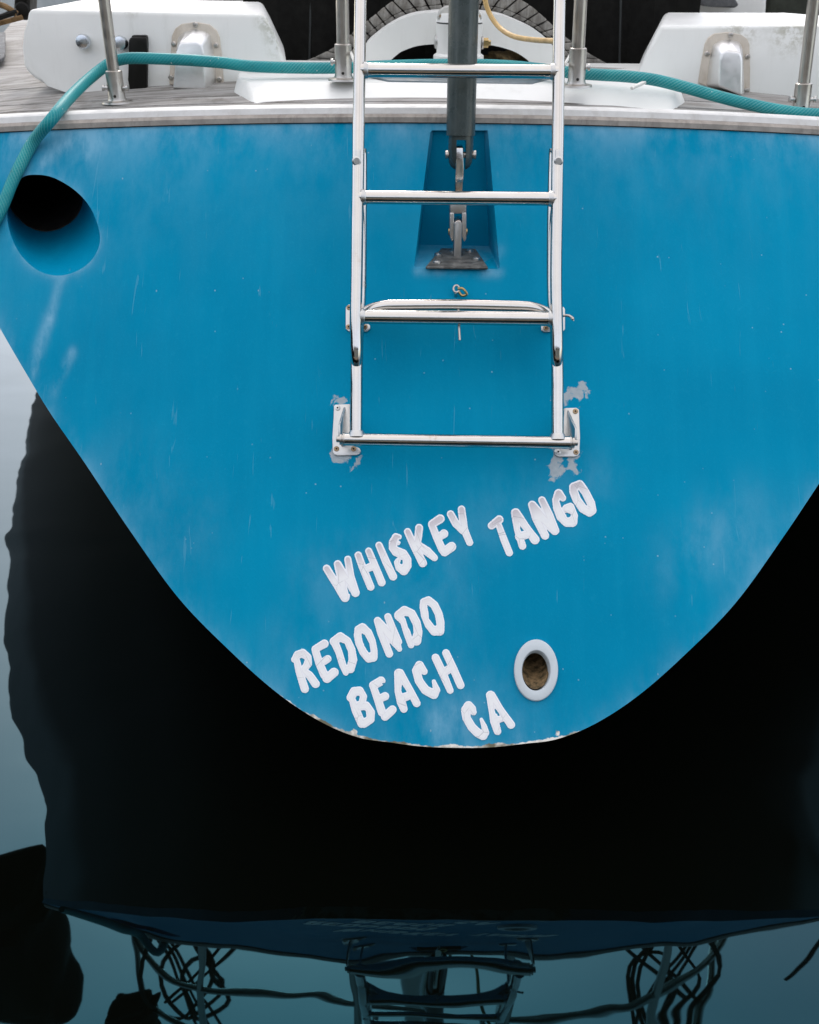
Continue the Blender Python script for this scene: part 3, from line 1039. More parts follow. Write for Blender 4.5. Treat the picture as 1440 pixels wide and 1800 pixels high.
# white post with cap, through bolt and nut
YP = 3.02
pb = at_y(806, 106, YP)
mm = 1.375e-3
post = lathe_obj('steering_post', Vector((pb.x, YP, pb.z - 0.03)), (0, 0, 1), [(0, .062), (.042, .062), (.045, .058), (.047, .0545), (.112, .0565), (.1135, .0575), (.1145, .0575)], GEL, boat, 40)
ztop = pb.z - 0.03 + .1145
lathe_obj('cap_seam', Vector((pb.x, YP, ztop - .0005)), (0, 0, 1), [(0, .0555), (.004, .0555)], SEAL, post, 40)
lathe_obj('cap', Vector((pb.x, YP, ztop + .0035)), (0, 0, 1), [(0, .0575), (.016, .056), (.02, .054)], GEL, post, 40)
br = [at_y(x, y, YP - 0.030) for x, y in ((768, 34.5), (769, 26), (774, 17), (784, 11), (832, 11), (841, 17), (847, 26), (848, 34.5))]
prism_obj('head_bracket', br, (0, 0.05, 0), m_plain('grey_white_bracket', (0.50, 0.50, 0.47), 0.5, 0.08, 20, 0, 0.05), post, 0.004)
for x in (774.5, 843):
    lathe_obj('screw', at_y(x, 28, YP - 0.029), (0, -1, 0), [(0, .0035), (.003, .003)], RUSTY, post, 12)
lathe_obj('bolt_head', at_y(767.5, 73, YP), (-1, 0, 0), [(-.003, .016), (.003, .016), (.005, .013), (.006, .004)], STEEL3, post, 20)
lathe_obj('washer', at_y(847, 75, YP), (1, 0, 0), [(0, .015), (.004, .015)], STEEL2, post, 20)
lathe_obj('nut', at_y(850, 75, YP), (1, 0, 0), [(0, .0115), (.012, .0115), (.0125, .006), (.018, .006)], BRASS, post, 6)

# ------------------------------------------------------------------ pushpit (stern rail)
Z1, Z2 = 1.62, 1.90
def stan(bx, by, tx, ty, sock_top, on_coam=False):
    b0 = at_z(bx, by, zt_) if on_coam else DK(bx, by)
    t0 = at_y(tx, ty, b0.y)
    dv = (t0 - b0).normalized()
    s0 = at_y(bx + (tx - bx) * (by - sock_top) / (by - ty), sock_top, b0.y)
    return b0, dv, (s0 - b0).length
st_par = [(207, 181, 183, 0, 125, False), (604, 141, 602, 0, 78, True), (1013, 152, 1021, 0, 85, True), (1407, 200, 1431, 0, 147, False)]
sts = [stan(*s) for s in st_par]
tops1 = [b0 + dv * ((Z1 - b0.z) / dv.z) for b0, dv, _ in sts]
tops2 = [b0 + dv * ((Z2 - b0.z) / dv.z) for b0, dv, _ in sts]
bm = bmesh.new()
for tops, z in ((tops1, Z1), (tops2, Z2)):
    lft = [Vector((tops[0].x - 0.55, 4.6, z - .02)), Vector((tops[0].x - 0.46, 3.7, z)), Vector((tops[0].x - 0.33, 3.05, z)), Vector((tops[0].x - 0.20, 2.80, z)), tops[0], tops[0].lerp(tops[1], .5) + Vector((0, -0.02, 0)), tops[1]]
    rgt = [tops[2], tops[2].lerp(tops[3], .5) + Vector((0, -0.02, 0)), tops[3], Vector((tops[3].x + 0.20, 2.80, z)), Vector((tops[3].x + 0.33, 3.05, z)), Vector((tops[3].x + 0.46, 3.7, z)), Vector((tops[3].x + 0.55, 4.6, z - .02))]
    full = catmull(lft + rgt, 6) if z == Z1 else None
    if full:
        tube(bm, full, 0.0125, 12)
    else:
        tube(bm, catmull(lft, 6), 0.0125, 12); tube(bm, catmull(rgt, 6), 0.0125, 12)
pushpit = from_bm('pushpit', bm, STEEL2, boat)
for i, ((b0, dv, sl_), t2) in enumerate(zip(sts, tops2)):
    tube_obj('stanchion', [b0 + dv * 0.01, t2], 0.0128 if i in (0, 3) else 0.0138, STEEL2, pushpit)
    lathe_obj('socket', b0, dv, [(0, .034), (.004, .033), (.006, .0205), (.012, .0185), (sl_, .0182), (sl_ + .0015, .0165), (sl_ + .002, .0135)], STEEL2, pushpit, 28)
    if i in (0, 3):
        for sg in (-1, 1):
            lathe_obj('set_screw', b0 + dv * (sl_ * 0.47), (sg, -0.15, 0.05), [(.015, .0045), (.024, .0045), (.0245, .007), (.029, .007), (.030, .004)], STEEL3, pushpit, 14)
    else:
        sg = -1 if i == 1 else 1
        lathe_obj('set_screw', b0 + dv * (sl_ * 0.5), (sg, -0.1, 0.05), [(.015, .004), (.022, .004), (.0225, .007), (.027, .007), (.028, .004)], STEEL3, pushpit, 14)
    lathe_obj('drain_hole', b0 + dv * 0.016 + Vector((0, -0.0183, 0)), (0, -1, 0), [(0, .0032), (.0008, .003)], DARKHOLE, pushpit, 12)
# braces in the quarter corners
for sg, tp in ((-1, tops1[0]), (1, tops1[3])):
    c0 = Vector((tp.x + sg * .16, 2.82, 1.44))
    for k in range(3):
        tube_obj('guy_line', catmull([c0 + Vector((sg * .03 * k, 0.02 * k, 0.02)), c0 + Vector((-sg * (.06 - .02 * k), .02, .25)), c0 + Vector((-sg * (.18 - .05 * k), .05, .70))], 6), 0.006, DROPE, pushpit, 8)
    for k in range(2):
        tube_obj('guy_line', [Vector((tp.x - sg * (.10 + .08 * k), 2.76, 1.43)), Vector((tp.x + sg * (.19 - .03 * k), 2.86, 1.92))], 0.008, DROPE, pushpit, 8)

# ------------------------------------------------------------------ backstay
D0 = 2.355
def BS(px, py, dy=0.0):
    """point on the plane of the backstay, leaning forward as it rises"""
    return solve(px, py, lambda q: q.y - (r_floor.y + 0.095 + (q.z - r_floor.z) * 0.12 + dy), 2.3)
s_b, s_t = BS(810, 238), BS(815.5, 0)
s_up = (s_t - s_b).normalized()
RB = 0.0285
bm = bmesh.new()
tube(bm, [s_b, s_b + s_up * 1.6], RB, 40)
sleeve = from_bm('backstay', bm, STRUT, boat)
tube_obj('wire', [s_b + s_up * 1.55, Vector((XC, 6.4, 13.0))], 0.005, STEEL2, sleeve, 8)
# fork below the sleeve: two cheeks round a slot
def cheek(px0, px1, py0, py1, dy0, dy1, mat, bev, name, parent, rounded=True):
    pts = []
    for x, y in ((px0, py0), (px1, py0), (px1, py1 - 6 if rounded else py1), ((px0 * .3 + px1 * .7) if px1 > 812 else (px0 * .7 + px1 * .3), py1), ((px0 * .65 + px1 * .35) if px1 < 812 else (px0 * .65 + px1 * .35), py1)):
        pts.append(BS(x, y, dy0))
    return prism_obj(name, pts, (0, dy1 - dy0, 0), mat, parent, bev)
bm = bmesh.new()
fb = BS(811, 236)
ax_ = (BS(809, 300) - fb).normalized()
# fork end: revolved plug with a slot cut by building it from two half shells
def half_shell(bm, sgn, gap, r, length):
    u = Vector((1, 0, 0)); v = ax_.cross(u).normalized(); u = v.cross(ax_).normalized()
    prof = [(0, r), (length * .62, r), (length * .8, r * .93), (length * .92, r * .78), (length, r * .5)]
    rings = []
    for h, rr in prof:
        row = []
        a0 = math.acos(min(1, gap / rr))
        for k in range(15):
            a = -a0 + 2 * a0 * k / 14
            row.append(bm.verts.new(fb + ax_ * h + u * (sgn * rr * math.cos(a)) + v * rr * math.sin(a)))
        rings.append(row)
    m = 15
    for a, b_ in zip(rings[:-1], rings[1:]):
        for k in range(m):
            bm.faces.new((a[k], a[(k + 1) % m], b_[(k + 1) % m], b_[k]))
    bm.faces.new(rings[0][::-1]); bm.faces.new(rings[-1])
half_shell(bm, 1, 0.0095, 0.0245, 0.066)
half_shell(bm, -1, 0.0095, 0.0245, 0.066)
lathe(bm, fb, ax_, [(-.004, .0245), (.010, .0245)], 32)
from_bm('fork_end', bm, STRUT, sleeve, True, 40)
pc = BS(810, 272)
lathe_obj('clevis_pin', pc, (1, 0, 0.0), [(-.0305, .003), (-.030, .0075), (-.0255, .0085), (-.025, .006), (.025, .006), (.0255, .0085), (.030, .0085), (.0305, .003)], STEEL2, sleeve, 18)
lk = [BS(800.5, 256), BS(814, 256), BS(814.5, 300), BS(812, 352), BS(798.5, 352), BS(800.5, 300)]
prism_obj('link_plate', [p + Vector((0, -.022, 0)) for p in lk], (0, 0.040, 0), STEEL, sleeve, 0.0025)
tg = [BS(790.5, 352, -.012), BS(820.5, 352, -.012), BS(820, 376, -.012), BS(790.5, 376, -.012)]
prism_obj('toggle', tg, (0, 0.03, 0), STEEL3, sleeve, 0.003)
for a, b_ in ((790.5, 798.5), (812.5, 820)):
    pts = [BS(a, 374, -.016), BS(b_, 374, -.016), BS(b_, 420, -.016), BS(b_ - 2 if a < 800 else b_ - 3, 425, -.016), BS(a + 3, 424, -.016), BS(a, 416, -.016)]
    prism_obj('toggle_cheek', pts, (0, 0.034, 0), STEEL3, sleeve, 0.002)
lathe_obj('toggle_pin', BS(805, 407), (1, 0, 0), [(-.0195, .003), (-.019, .007), (-.0165, .0075), (-.016, .005), (.016, .005), (.0165, .0075), (.019, .007), (.0195, .003)], BRASS, sleeve, 16)
tang = [BS(798.5, 392, -.02), BS(804, 387, -.02), BS(810, 388, -.02), BS(812.5, 394, -.02), BS(811.5, 464, -.02), BS(797, 464, -.02)]
prism_obj('chainplate', tang, (0, 0.045, 0), STEEL3, sleeve, 0.002)
bp = [at_z(x, y, zf + 0.002) for x, y in ((748, 473), (858, 474), (836, 441), (776, 440))]
cp_base = prism_obj('chainplate_base', bp, (0, 0, 0.005), PLATE, sleeve, 0.0015)
for x, y in ((770, 449), (796, 444), (826, 443), (838, 457), (768, 463)):
    lathe_obj('bolt', at_z(x, y, zf + 0.006), (0, 0, 1), [(0, .008), (.004, .0075), (.006, .004)], STEEL3, sleeve, 10)

# mast and boom, high above and ahead of the frame
tube_obj('mast', [Vector((XC, 6.4, 1.2)), Vector((XC, 6.4, 13.2))], 0.075, STEEL2, boat, 16)
tube_obj('boom', [Vector((XC + .02, 6.3, 2.7)), Vector((XC + .05, 3.2, 2.75))], 0.05, STEEL2, boat, 14)

# ------------------------------------------------------------------ lettering
GL = {
 'z1': (560, 880, 9.0), 'z2': (680, 860, 9.0), 'z3': (850, 830, 6.857), 'z4': (505, 1080, 9.0), 'z5': (640, 1030, 9.0), 'z6': (600, 1130, 6.545), 'z7': (790, 1200, 11.077)}
LET = [
 ('z1', [[(130,1075,56),(290,1330,58),(420,1535,66)], [(305,1005,57),(365,1230,66),(430,1500,64)], [(310,1010,55),(420,1200,58),(500,1310,58),(585,1455,62)], [(465,930,52),(510,1200,56),(585,1460,62)]], [[(455,1365,4),(487,1470,10)]]),
 ('z1', [[(630,865,54),(700,1060,56),(825,1365,56)], [(795,800,52),(900,1050,54),(1000,1295,58)], [(740,1085,58),(850,1040,62)]], []),
 ('z1', [[(958,708,52),(1070,970,58),(1180,1200,60)]], []),
 ('z2', [[(195,755,38),(145,755,55),(105,840,66),(95,930,58),(150,985,72),(255,1030,75),(315,1120,70),(318,1210,70),(270,1285,72),(200,1240,58),(165,1160,46),(178,1130,38)], [(182,858,26),(195,845,20)]], [[(232,1165,22),(238,1130,14)]]),
 ('z2', [[(330,672,52),(430,890,58),(570,1168,62)], [(512,612,58),(500,740,56),(480,850,58)], [(500,880,50),(640,985,66),(755,1085,50)]], []),
 ('z2', [[(712,560,54),(790,760,56),(880,960,58)], [(720,550,60),(845,470,66)], [(830,755,54),(905,705,64)], [(915,990,68),(1025,910,70)]], []),
 ('z2', [[(1010,395,55),(1090,540,58),(1210,660,55)], [(1183,318,55),(1205,500,58),(1230,650,55)], [(1230,650,55),(1312,845,50)]], []),
 ('z3', [[(98,645,43),(190,573,48)], [(185,640,34),(250,820,40),(312,972,40)]], []),
 ('z3', [[(385,490,50),(405,690,34),(470,890,42)], [(390,490,50),(532,690,42),(620,815,52)], [(435,775,52),(545,748,44)]], []),
 ('z3', [[(585,393,44),(640,560,50),(742,765,46)], [(592,395,44),(720,565,58),(860,705,50)], [(705,338,42),(790,520,48),(860,705,50)]], []),
 ('z3', [[(955,312,38),(905,258,50),(872,335,40),(888,430,46),(935,535,54),(1005,605,52),(1070,600,58),(1088,530,46),(1045,420,46),(1000,440,48)]], [[(1020,525,22),(1030,520,22)], [(925,350,10),(945,420,8)]]),
 ('z3', [[(1088,180,52),(1160,150,50),(1228,240,46),(1295,375,46),(1308,460,50),(1278,488,46),(1200,440,50),(1125,335,48),(1085,230,48),(1088,180,52)]], []),
 ('z4', [[(150,720,46),(190,900,54),(280,1180,60)], [(112,715,45),(170,640,62),(250,612,60),(322,680,60),(330,780,58),(265,870,52)], [(270,900,48),(350,960,58),(450,1100,62)]], [[(252,725,24),(238,785,16)]]),
 ('z4', [[(450,580,55),(510,780,58),(590,960,62)], [(442,550,52),(590,465,62)], [(580,745,55),(640,705,56)], [(630,1015,66),(742,918,68)]], []),
 ('z4', [[(745,430,60),(820,600,52),(880,800,52),(928,925,40)], [(740,430,64),(840,350,62),(950,425,62),(1020,560,56),(1040,720,64),(1000,865,62),(940,850,45)]], [[(885,490,34),(930,620,36),(950,730,18)]]),
 ('z4', [[(1130,240,60),(1190,210,66),(1280,290,60),(1340,420,55),(1370,580,56),(1360,680,66),(1290,695,64),(1205,600,58),(1135,450,56),(1115,330,55),(1130,240,60)]], [[(1215,340,18),(1260,480,44),(1300,585,20)]]),
 ('z5', [[(215,550,54),(270,740,58),(400,1075,56)], [(222,552,52),(370,740,72),(500,890,72),(560,1000,38)], [(378,488,52),(450,680,58),(540,885,58)]], []),
 ('z5', [[(545,475,62),(625,570,48),(685,760,52),(745,935,48)], [(550,460,66),(640,390,68),(750,440,66),(830,580,62),(855,730,66),(830,868,72),(765,860,45)]], [[(685,510,30),(735,640,42),(770,740,16)]]),
 ('z5', [[(948,255,58),(1020,230,60),(1110,300,60),(1180,440,58),(1210,580,60),(1195,710,72),(1115,715,68),(1030,620,62),(965,470,58),(940,340,56),(948,255,58)]], [[(1040,365,22),(1075,500,50),(1125,610,22)]]),
 ('z6', [[(125,650,36),(170,780,45),(235,930,45)], [(110,630,45),(150,560,48),(210,555,48),(250,620,44),(240,680,40),(190,730,38)], [(210,740,40),(290,722,42),(338,800,46),(332,880,48),(260,930,46)]], [[(198,625,16),(195,662,9)], [(265,798,20),(272,842,18)]]),
 ('z6', [[(370,510,38),(420,650,42),(470,800,45)], [(370,490,46),(458,440,48)], [(450,640,42),(505,615,44)], [(505,848,46),(588,770,46)]], [[(505,468,7),(480,472,9)]]),
 ('z6', [[(660,350,48),(652,560,34),(690,680,48),(720,762,40)], [(675,350,46),(782,530,38),(868,695,42)], [(690,640,48),(800,600,42)]], [[(710,510,8),(717,548,13)]]),
 ('z6', [[(955,330,36),(900,260,48),(862,320,44),(895,440,46),(970,545,48),(1065,592,52),(1098,545,38),(1065,445,20)]], []),
 ('z6', [[(1085,172,42),(1160,330,44),(1253,548,36)], [(1205,117,40),(1290,300,42),(1373,488,42)], [(1185,340,46),(1245,300,44)]], []),
 ('z7', [[(472,578,54),(440,510,74),(375,455,88),(318,535,84),(335,690,76),(440,870,78),(560,985,82),(655,1030,84),(705,975,66),(680,860,52),(622,715,26)]], []),
 ('z7', [[(800,245,80),(830,520,62),(880,750,80),(938,950,66)], [(815,245,76),(1005,540,62),(1200,820,74)], [(900,735,68),(1060,690,56)]], [[(893,528,14),(918,588,20)]]),
]
def stroke_sdf(P, st):
    best = np.full(len(P), 1e9)
    for (x0, y0, r0), (x1, y1, r1) in zip(st[:-1], st[1:]):
        a = np.array((x0, y0)); e = np.array((x1 - x0, y1 - y0))
        q = P - a
        t = np.clip((q @ e) / (e @ e), 0, 1)
        best = np.minimum(best, np.linalg.norm(q - t[:, None] * e, axis=1) - (r0 + (r1 - r0) * t))
    return best
for key, add, cut in LET:
    ox, oy, s = GL[key]
    conv = lambda st: [(ox + x / s, oy + y / s, r / s) for x, y, r in st]
    add = [[(x, y, r + .55) for x, y, r in conv(a)] for a in add]; cut = [conv(c) for c in cut]
    def fl_(P):
        v = np.minimum.reduce([stroke_sdf(P, a) for a in add])
        # hand-cut wobble on the outline
        v = v + 0.18 * np.sin(P[:, 0] * .9 + P[:, 1] * .37) * np.sin(P[:, 1] * .8 - P[:, 0] * .21)
        for c in cut:
            v = np.maximum(v, -stroke_sdf(P, c))
        return v
    allp = [p for a in add for p in a]
    x0, x1 = min(p[0] - p[2] for p in allp) - 2, max(p[0] + p[2] for p in allp) + 2
    y0, y1 = min(p[1] - p[2] for p in allp) - 2, max(p[1] + p[2] for p in allp) + 2
    v2, fcs, be = marching(fl_, np.arange(x0, x1, 1.15), np.arange(y0, y1, 1.15))
    ins = -fl_(v2)
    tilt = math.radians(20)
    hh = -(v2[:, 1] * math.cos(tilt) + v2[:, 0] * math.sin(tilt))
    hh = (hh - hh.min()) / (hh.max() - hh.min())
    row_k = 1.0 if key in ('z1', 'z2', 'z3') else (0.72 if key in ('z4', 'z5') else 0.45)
    vs3, fs3 = [], [list(f) for f in fcs]
    for (x, y), i_ in zip(v2, ins):
        vs3.append(T(x, y, 0.0010 + 0.0003 * min(1, max(0, i_ / 2))))
    idx = {}
    insl, hl = list(ins), list(hh * row_k)
    for a, b_ in be:
        for q in (a, b_):
            if q not in idx:
                idx[q] = len(vs3)
                vs3.append(T(v2[q][0], v2[q][1], -0.0005)); insl.append(0.0); hl.append(hl[q])
        fs3.append([b_, a, idx[a], idx[b_]])
    lm = bpy.data.meshes.new('letter')
    lm.from_pydata([tuple(p) for p in vs3], [], fs3)
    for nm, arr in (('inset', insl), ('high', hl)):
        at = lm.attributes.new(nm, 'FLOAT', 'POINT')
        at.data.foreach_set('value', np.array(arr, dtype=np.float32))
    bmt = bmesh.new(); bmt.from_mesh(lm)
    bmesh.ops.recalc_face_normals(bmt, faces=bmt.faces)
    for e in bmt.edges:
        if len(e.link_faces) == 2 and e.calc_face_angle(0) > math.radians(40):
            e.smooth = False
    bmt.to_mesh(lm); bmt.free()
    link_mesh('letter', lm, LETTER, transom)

# eye bolt on the centre line
ev = T(802, 513)
nn_ = ts_n(ev.x, ev.z)
eye = tube_obj('eye_bolt', [T(802 + 5 * math.cos(a), 512 + 6 * math.sin(a), 0.012) for a in np.linspace(0, 2 * math.pi, 20, endpoint=False)], 0.0022, STEEL2, boat, 10, close=True)
tube_obj('shank', [T(801, 521, -0.002), T(801, 518, 0.012)], 0.003, STEEL2, eye, 10)
tube_obj('shackle', catmull([T(805, 512, .014), T(813, 514, .018), T(820, 522, .014), T(812, 523, .010), T(806, 517, .012)], 5), 0.0025, BRASS, eye, 8)

# ------------------------------------------------------------------ boarding ladder
ladder = empty('boarding_ladder', tuple(T(805, 775)), 'stainless steel folding boarding ladder bolted to the middle of the blue transom', 'ladder')
def LD(px, py, off=0.0):
    return at_depth(px, py, 2.098 + (770 - py) / 770 * 0.035 - off)
R1 = 0.0113
def upr(pts, r, name='upright', mat=STEEL, seg=20):
    return tube_obj(name, catmull(pts, 5), r, mat, ladder, seg)
# lower, fixed legs running up behind the folded section
upr([LD(626, 772), LD(626.5, 700), LD(627, 640), LD(629, 560, -.012), LD(633, 520, -.022), LD(634, 400, -.024), LD(634.5, 285, -.024), LD(633.5, 262, -.020)], 0.0118)
upr([LD(980, 772), LD(980, 700), LD(980, 640), LD(977, 560, -.012), LD(972.5, 520, -.022), LD(972.5, 400, -.024), LD(975, 285, -.024), LD(976.5, 262, -.020)], 0.0118)
# folding section in front, flattened ends let into the legs, tops curving over the rail
for a, sg in (([(627, 643, .004), (626.5, 628, .012), (626, 600, .017), (625.5, 560, .021), (627, 480, .021), (629.5, 300, .021), (632, 125, .021), (634, 0, .021), (637, -120, .021)], 1),
              ([(979.5, 643, .004), (979.5, 628, .012), (979.5, 600, .017), (979, 560, .021), (978, 480, .021), (980, 300, .021), (982, 125, .021), (984, 0, .021), (986, -120, .021)], -1)):
    pts = [LD(*q) for q in a]
    up_ = (pts[-1] - pts[-2]).normalized()
    e0 = pts[-1]
    pts += [e0 + up_ * .22, e0 + up_ * .32 + Vector((0, .05, 0)), e0 + up_ * .33 + Vector((0, .18, 0))]
    rr = [0.0085, 0.0098] + [R1] * (len(pts) - 2)
    cc = catmull(pts, 5)
    rads = [0.0080 + (R1 - 0.0080) * min(1, k / 8) for k in range(len(cc))]
    tube_obj('upright', cc, rads, STEEL, ladder, 20)
    lathe_obj('weld_plug', LD(a[0][0], a[0][1] + 1, .0075), ray(a[0][0], 640) * -1, [(-.004, .0085), (.001, .0085), (.0025, .006)], STEEL3, ladder, 16)
    # hinge bolt and lug high on the folding section
    xh = 629 if sg > 0 else 980
    lathe_obj('hinge_bolt', LD(xh - 2 * sg, 283, .030), ray(xh, 283) * -1, [(-.006, .0085), (.003, .0085), (.005, .006)], STEEL3, ladder, 16)
    prism_obj('hinge_lug', [LD(xh - 4, 262, .034), LD(xh + 5, 262, .034), LD(xh + 5, 290, .033), LD(xh - 4, 290, .033)], ray(xh, 270) * 0.02, STEEL3, ladder, 0.003)
# rungs
for x0, y0, x1, y1, r, off in ((634, 123, 981, 126, .0128, .020), (630, 346.5, 978, 349.5, .0125, .020), (628, 556.5, 977, 560.5, .0132, .014), (606, 772, 1003, 778, .0119, .002)):
    tube_obj('rung', [LD(x0, y0, off), LD(x1, y1, off)], r, STEEL, ladder, 22)
    if y0 < 700:
        for x, y, sg in ((x0, y0, 1), (x1, y1, -1)):
            lathe_obj('weld', LD(x, y, off), (sg, 0, 0), [(.006, r * 1.18), (.0115, r * 1.16), (.0145, r * 1.02)], STEEL3, ladder, 20)
    else:
        for x, y in ((627, 772), (980, 777)):
            lathe_obj('weld', LD(x, y, off) , LD(x, y - 40, off) - LD(x, y, off), [(.004, .0165), (.0115, .0145), (.0155, .0125)], STEEL3, ladder, 20)
# arched rung of the folded section, just behind
tube_obj('arched_rung', catmull([LD(636, 556, -.012), LD(646, 548, -.010), LD(658, 542, -.006), LD(676, 538, -.002), LD(700, 537, 0), LD(800, 536.5, 0), LD(900, 538.5, 0), LD(930, 540, -.002), LD(948, 544.5, -.006), LD(960, 551, -.010), LD(970, 559, -.012)], 5), 0.0112, STEEL, ladder, 20)
# foot brackets
def screw(px, py, off, r, rusty=True, parent=ladder):
    p = T(px, py, off)
    nrm = ts_n(p.x, p.z)
    lathe_obj('screw', p, nrm, [(-.002, r), (.0006, r), (.0012, r * .8)], RUSTY if rusty else STEEL3, parent, 18)
    lathe_obj('screw_socket', p + nrm * .0011, nrm, [(0, r * .38), (.0003, r * .36)], DARKHOLE, parent, 6)
def plate(pts, off, th, name='bracket_plate', mat=STEEL3, bev=0.0015):
    fr = [T(x, y, off + th) for x, y in pts]
    nrm = ts_n(fr[0].x, fr[0].z)
    prism_obj(name, fr, -nrm * th, mat, ladder, bev, 2)
plate([(589, 712), (616, 711), (620, 716), (620, 786), (628, 786), (633, 789), (635, 794), (632, 799), (627, 801), (594, 802), (588, 800), (584.5, 795), (585, 770), (587, 716)], 0.0, 0.004)
plate([(992, 718), (1013, 717.5), (1018, 721), (1019, 770), (1019, 797), (1015, 802), (1010, 804), (982, 804), (976, 801), (974, 795), (975, 790), (986, 788), (990, 785), (990, 722)], 0.0, 0.004)
for x, y, ru in ((594, 718, 0), (592, 790, 1), (622, 790, 1), (1011, 724, 1), (1012, 796, 1), (981, 795, 0)):
    screw(x, y, 0.004, 0.0052, bool(ru))
for (xt, xb, yt, yb2, sg) in ((608, 604, 716, 786, -1), (996, 1001, 722, 792, 1)):
    fr = [T(xt, yt, .004), T(xb, yb2, .004), T(xb, yb2 - 6, .052), T(xb, yb2 - 24, .056), T(xt, yt + 8, .012)]
    prism_obj('bracket_fin', fr, (0.0042 * sg, 0, 0), STEEL3, ladder, 0.0012, 2)
    ce = LD(606 if sg < 0 else 1001, 772 if sg < 0 else 778, .002)
    prof = [(0, .0125), (.003, .0125), (.0032, .0085), (.005, .0085), (.0052, .0105), (.009, .0105), (.0092, .006), (.015, .006), (.0155, .004)]
    lathe_obj('pivot_pin', ce, (sg, 0, -0.012 * sg), prof, STEEL2, ladder, 18)
# middle stand-off brackets
plate([(613, 536), (640, 536), (640, 569), (647, 569), (651, 573), (651, 579), (646, 584), (614, 584), (608, 579), (608, 541)], 0.0, 0.004)
plate([(957, 540), (990, 540), (993, 544), (993, 580), (989, 584), (956, 585), (951, 582), (951, 572), (957, 571)], 0.0, 0.004)
for x, y in ((614, 542), (613, 576), (642, 576), (959, 578)):
    screw(x, y, 0.004, 0.0052)
for x in (632, 973):
    fr = [T(x - 6, 545, .003), T(x - 6, 578, .003), LD(x - 4, 572, -.004), LD(x - 4, 548, -.004)]
    prism_obj('stand_off', fr, (0.0045, 0, 0), STEEL3, ladder, 0.001, 2)
tube_obj('latch_hook', catmull([LD(985, 556, -.01), LD(994, 554.5, -.008), LD(1001, 555.5, -.006), (LD(1006, 559, -.004)), LD(1009, 564, -.002)], 4), [.0026] * 12 + [.003] * 3 + [.0012] * 2, STEEL2, ladder, 10)
tube_obj('locking_pin', [LD(806, 544, .004), LD(807, 575, .006), LD(808.5, 598, .008)], 0.0024, STEEL2, ladder, 10)

# ------------------------------------------------------------------ things lying about the deck
# hose
hp_ = [(-70, 500, 1.93), (0, 388, 2.28), (30, 320, 2.33), (62, 258, 2.40), (92, 208, 2.44), (122, 172, 2.56), (155, 140, 2.66), (190, 113, 2.72), (215, 104, 2.71), (240, 102, 2.70), (290, 103.5, 2.69), (340, 106, 2.69), (390, 110, 2.69), (440, 116, 2.70), (515, 119, 2.72), (600, 119, 2.73),
       (700, 115, 2.76), (805, 113, 2.78), (900, 116, 2.77), (1000, 127, 2.66), (1050, 131, 2.63), (1100, 134, 2.61), (1150, 140, 2.60), (1200, 152, 2.59), (1250, 166, 2.58), (1300, 179, 2.57), (1350, 190, 2.56), (1400, 198, 2.555), (1440, 201, 2.56), (1520, 206, 2.57), (1640, 205, 2.7)]
hpt = []
for x, y, yy in hp_:
    if yy < 2.42:
        p = T(x, y)
        p = T(x, y, 0.013) if y > 240 else at_y(x, y, yy)
    else:
        p = at_y(x, y, yy)
    hpt.append(p)
hose_pts = catmull(hpt, 6)
bm = bmesh.new()
tube(bm, hose_pts, 0.0123, 18, uv=True)
hose = from_bm('water_hose', bm, HOSE)
tag(hose, 'teal braided water hose draped across the stern deck and down the left of the transom', 'hose')

# beige cable
cab = tube_obj('power_cable', catmull([at_y(x, y, yy) for x, y, yy in ((846, -60, 2.62), (853, 0, 2.62), (862, 26, 2.62), (876, 46, 2.6), (893, 59, 2.56), (912, 66, 2.5), (940, 70, 2.4), (964, 71.5, 2.32), (985, 73, 2.27))], 6), 0.0052, CABLE, None, 12)
tag(cab, 'aged beige cable looping from behind the grey backstay sleeve to the ladder', 'cable')

# cords tied at the inner stanchions
c1 = tube_obj('white_cord', catmull([at_y(x, y, yy) for x, y, yy in ((602, 60, 2.77), (606, 70, 2.74), (612, 82, 2.70), (617, 93, 2.64), (624, 110, 2.5))], 5), 0.0033, CORD, None, 10)
tag(c1, 'short white cord threaded through the silver stanchion immediately left of the ladder', 'cord', 'white cords at the inner stanchions')
c2 = tube_obj('white_cord', catmull([at_y(x, y, yy) for x, y, yy in ((1015, 72, 2.77), (1011, 82, 2.74), (1004, 94, 2.70), (997, 106, 2.64), (988, 120, 2.5))], 5), 0.0033, CORD, None, 10)
tag(c2, 'short white cord threaded through the silver stanchion immediately right of the ladder', 'cord', 'white cords at the inner stanchions')

# black plastic housing standing behind the port stanchion
YH = 2.80
hb = DK(240, 172)
hs = empty('plastic_housing', tuple(hb), 'upright black plastic housing on the deck beside the leftmost silver stanchion', 'plastic housing')
fr = [at_y(x, y, YH) for x, y in ((226, 70), (231, 65), (257, 66), (258, 80), (258, 171), (234, 171), (227, 158), (225, 140))]
prism_obj('body', fr, (0, 0.055, 0.004), BLACKP, hs, 0.004)
prism_obj('cap', [at_y(x, y, YH + .008) for x, y in ((231, 62), (257, 62), (258, 70), (231, 70))], (0, 0.05, 0.0), BLACKP, hs, 0.003)
tube_obj('wire_loop', catmull([at_y(x, y, YH + .02) for x, y in ((206, 118), (214, 117), (220, 128), (221, 142), (217, 154), (210, 160))], 5), 0.0022, BLACKP, hs, 8)
rng_p = [wallp(368 + 8 * math.cos(a), 163 + 6 * math.sin(a), .035) for a in np.linspace(0, 2 * math.pi, 18, endpoint=False)]
tag(tube_obj('wire_ring', rng_p, 0.0012, STEEL2, None, 6, close=True), 'thin wire ring lying on the grey deck under the port vent', 'ring')
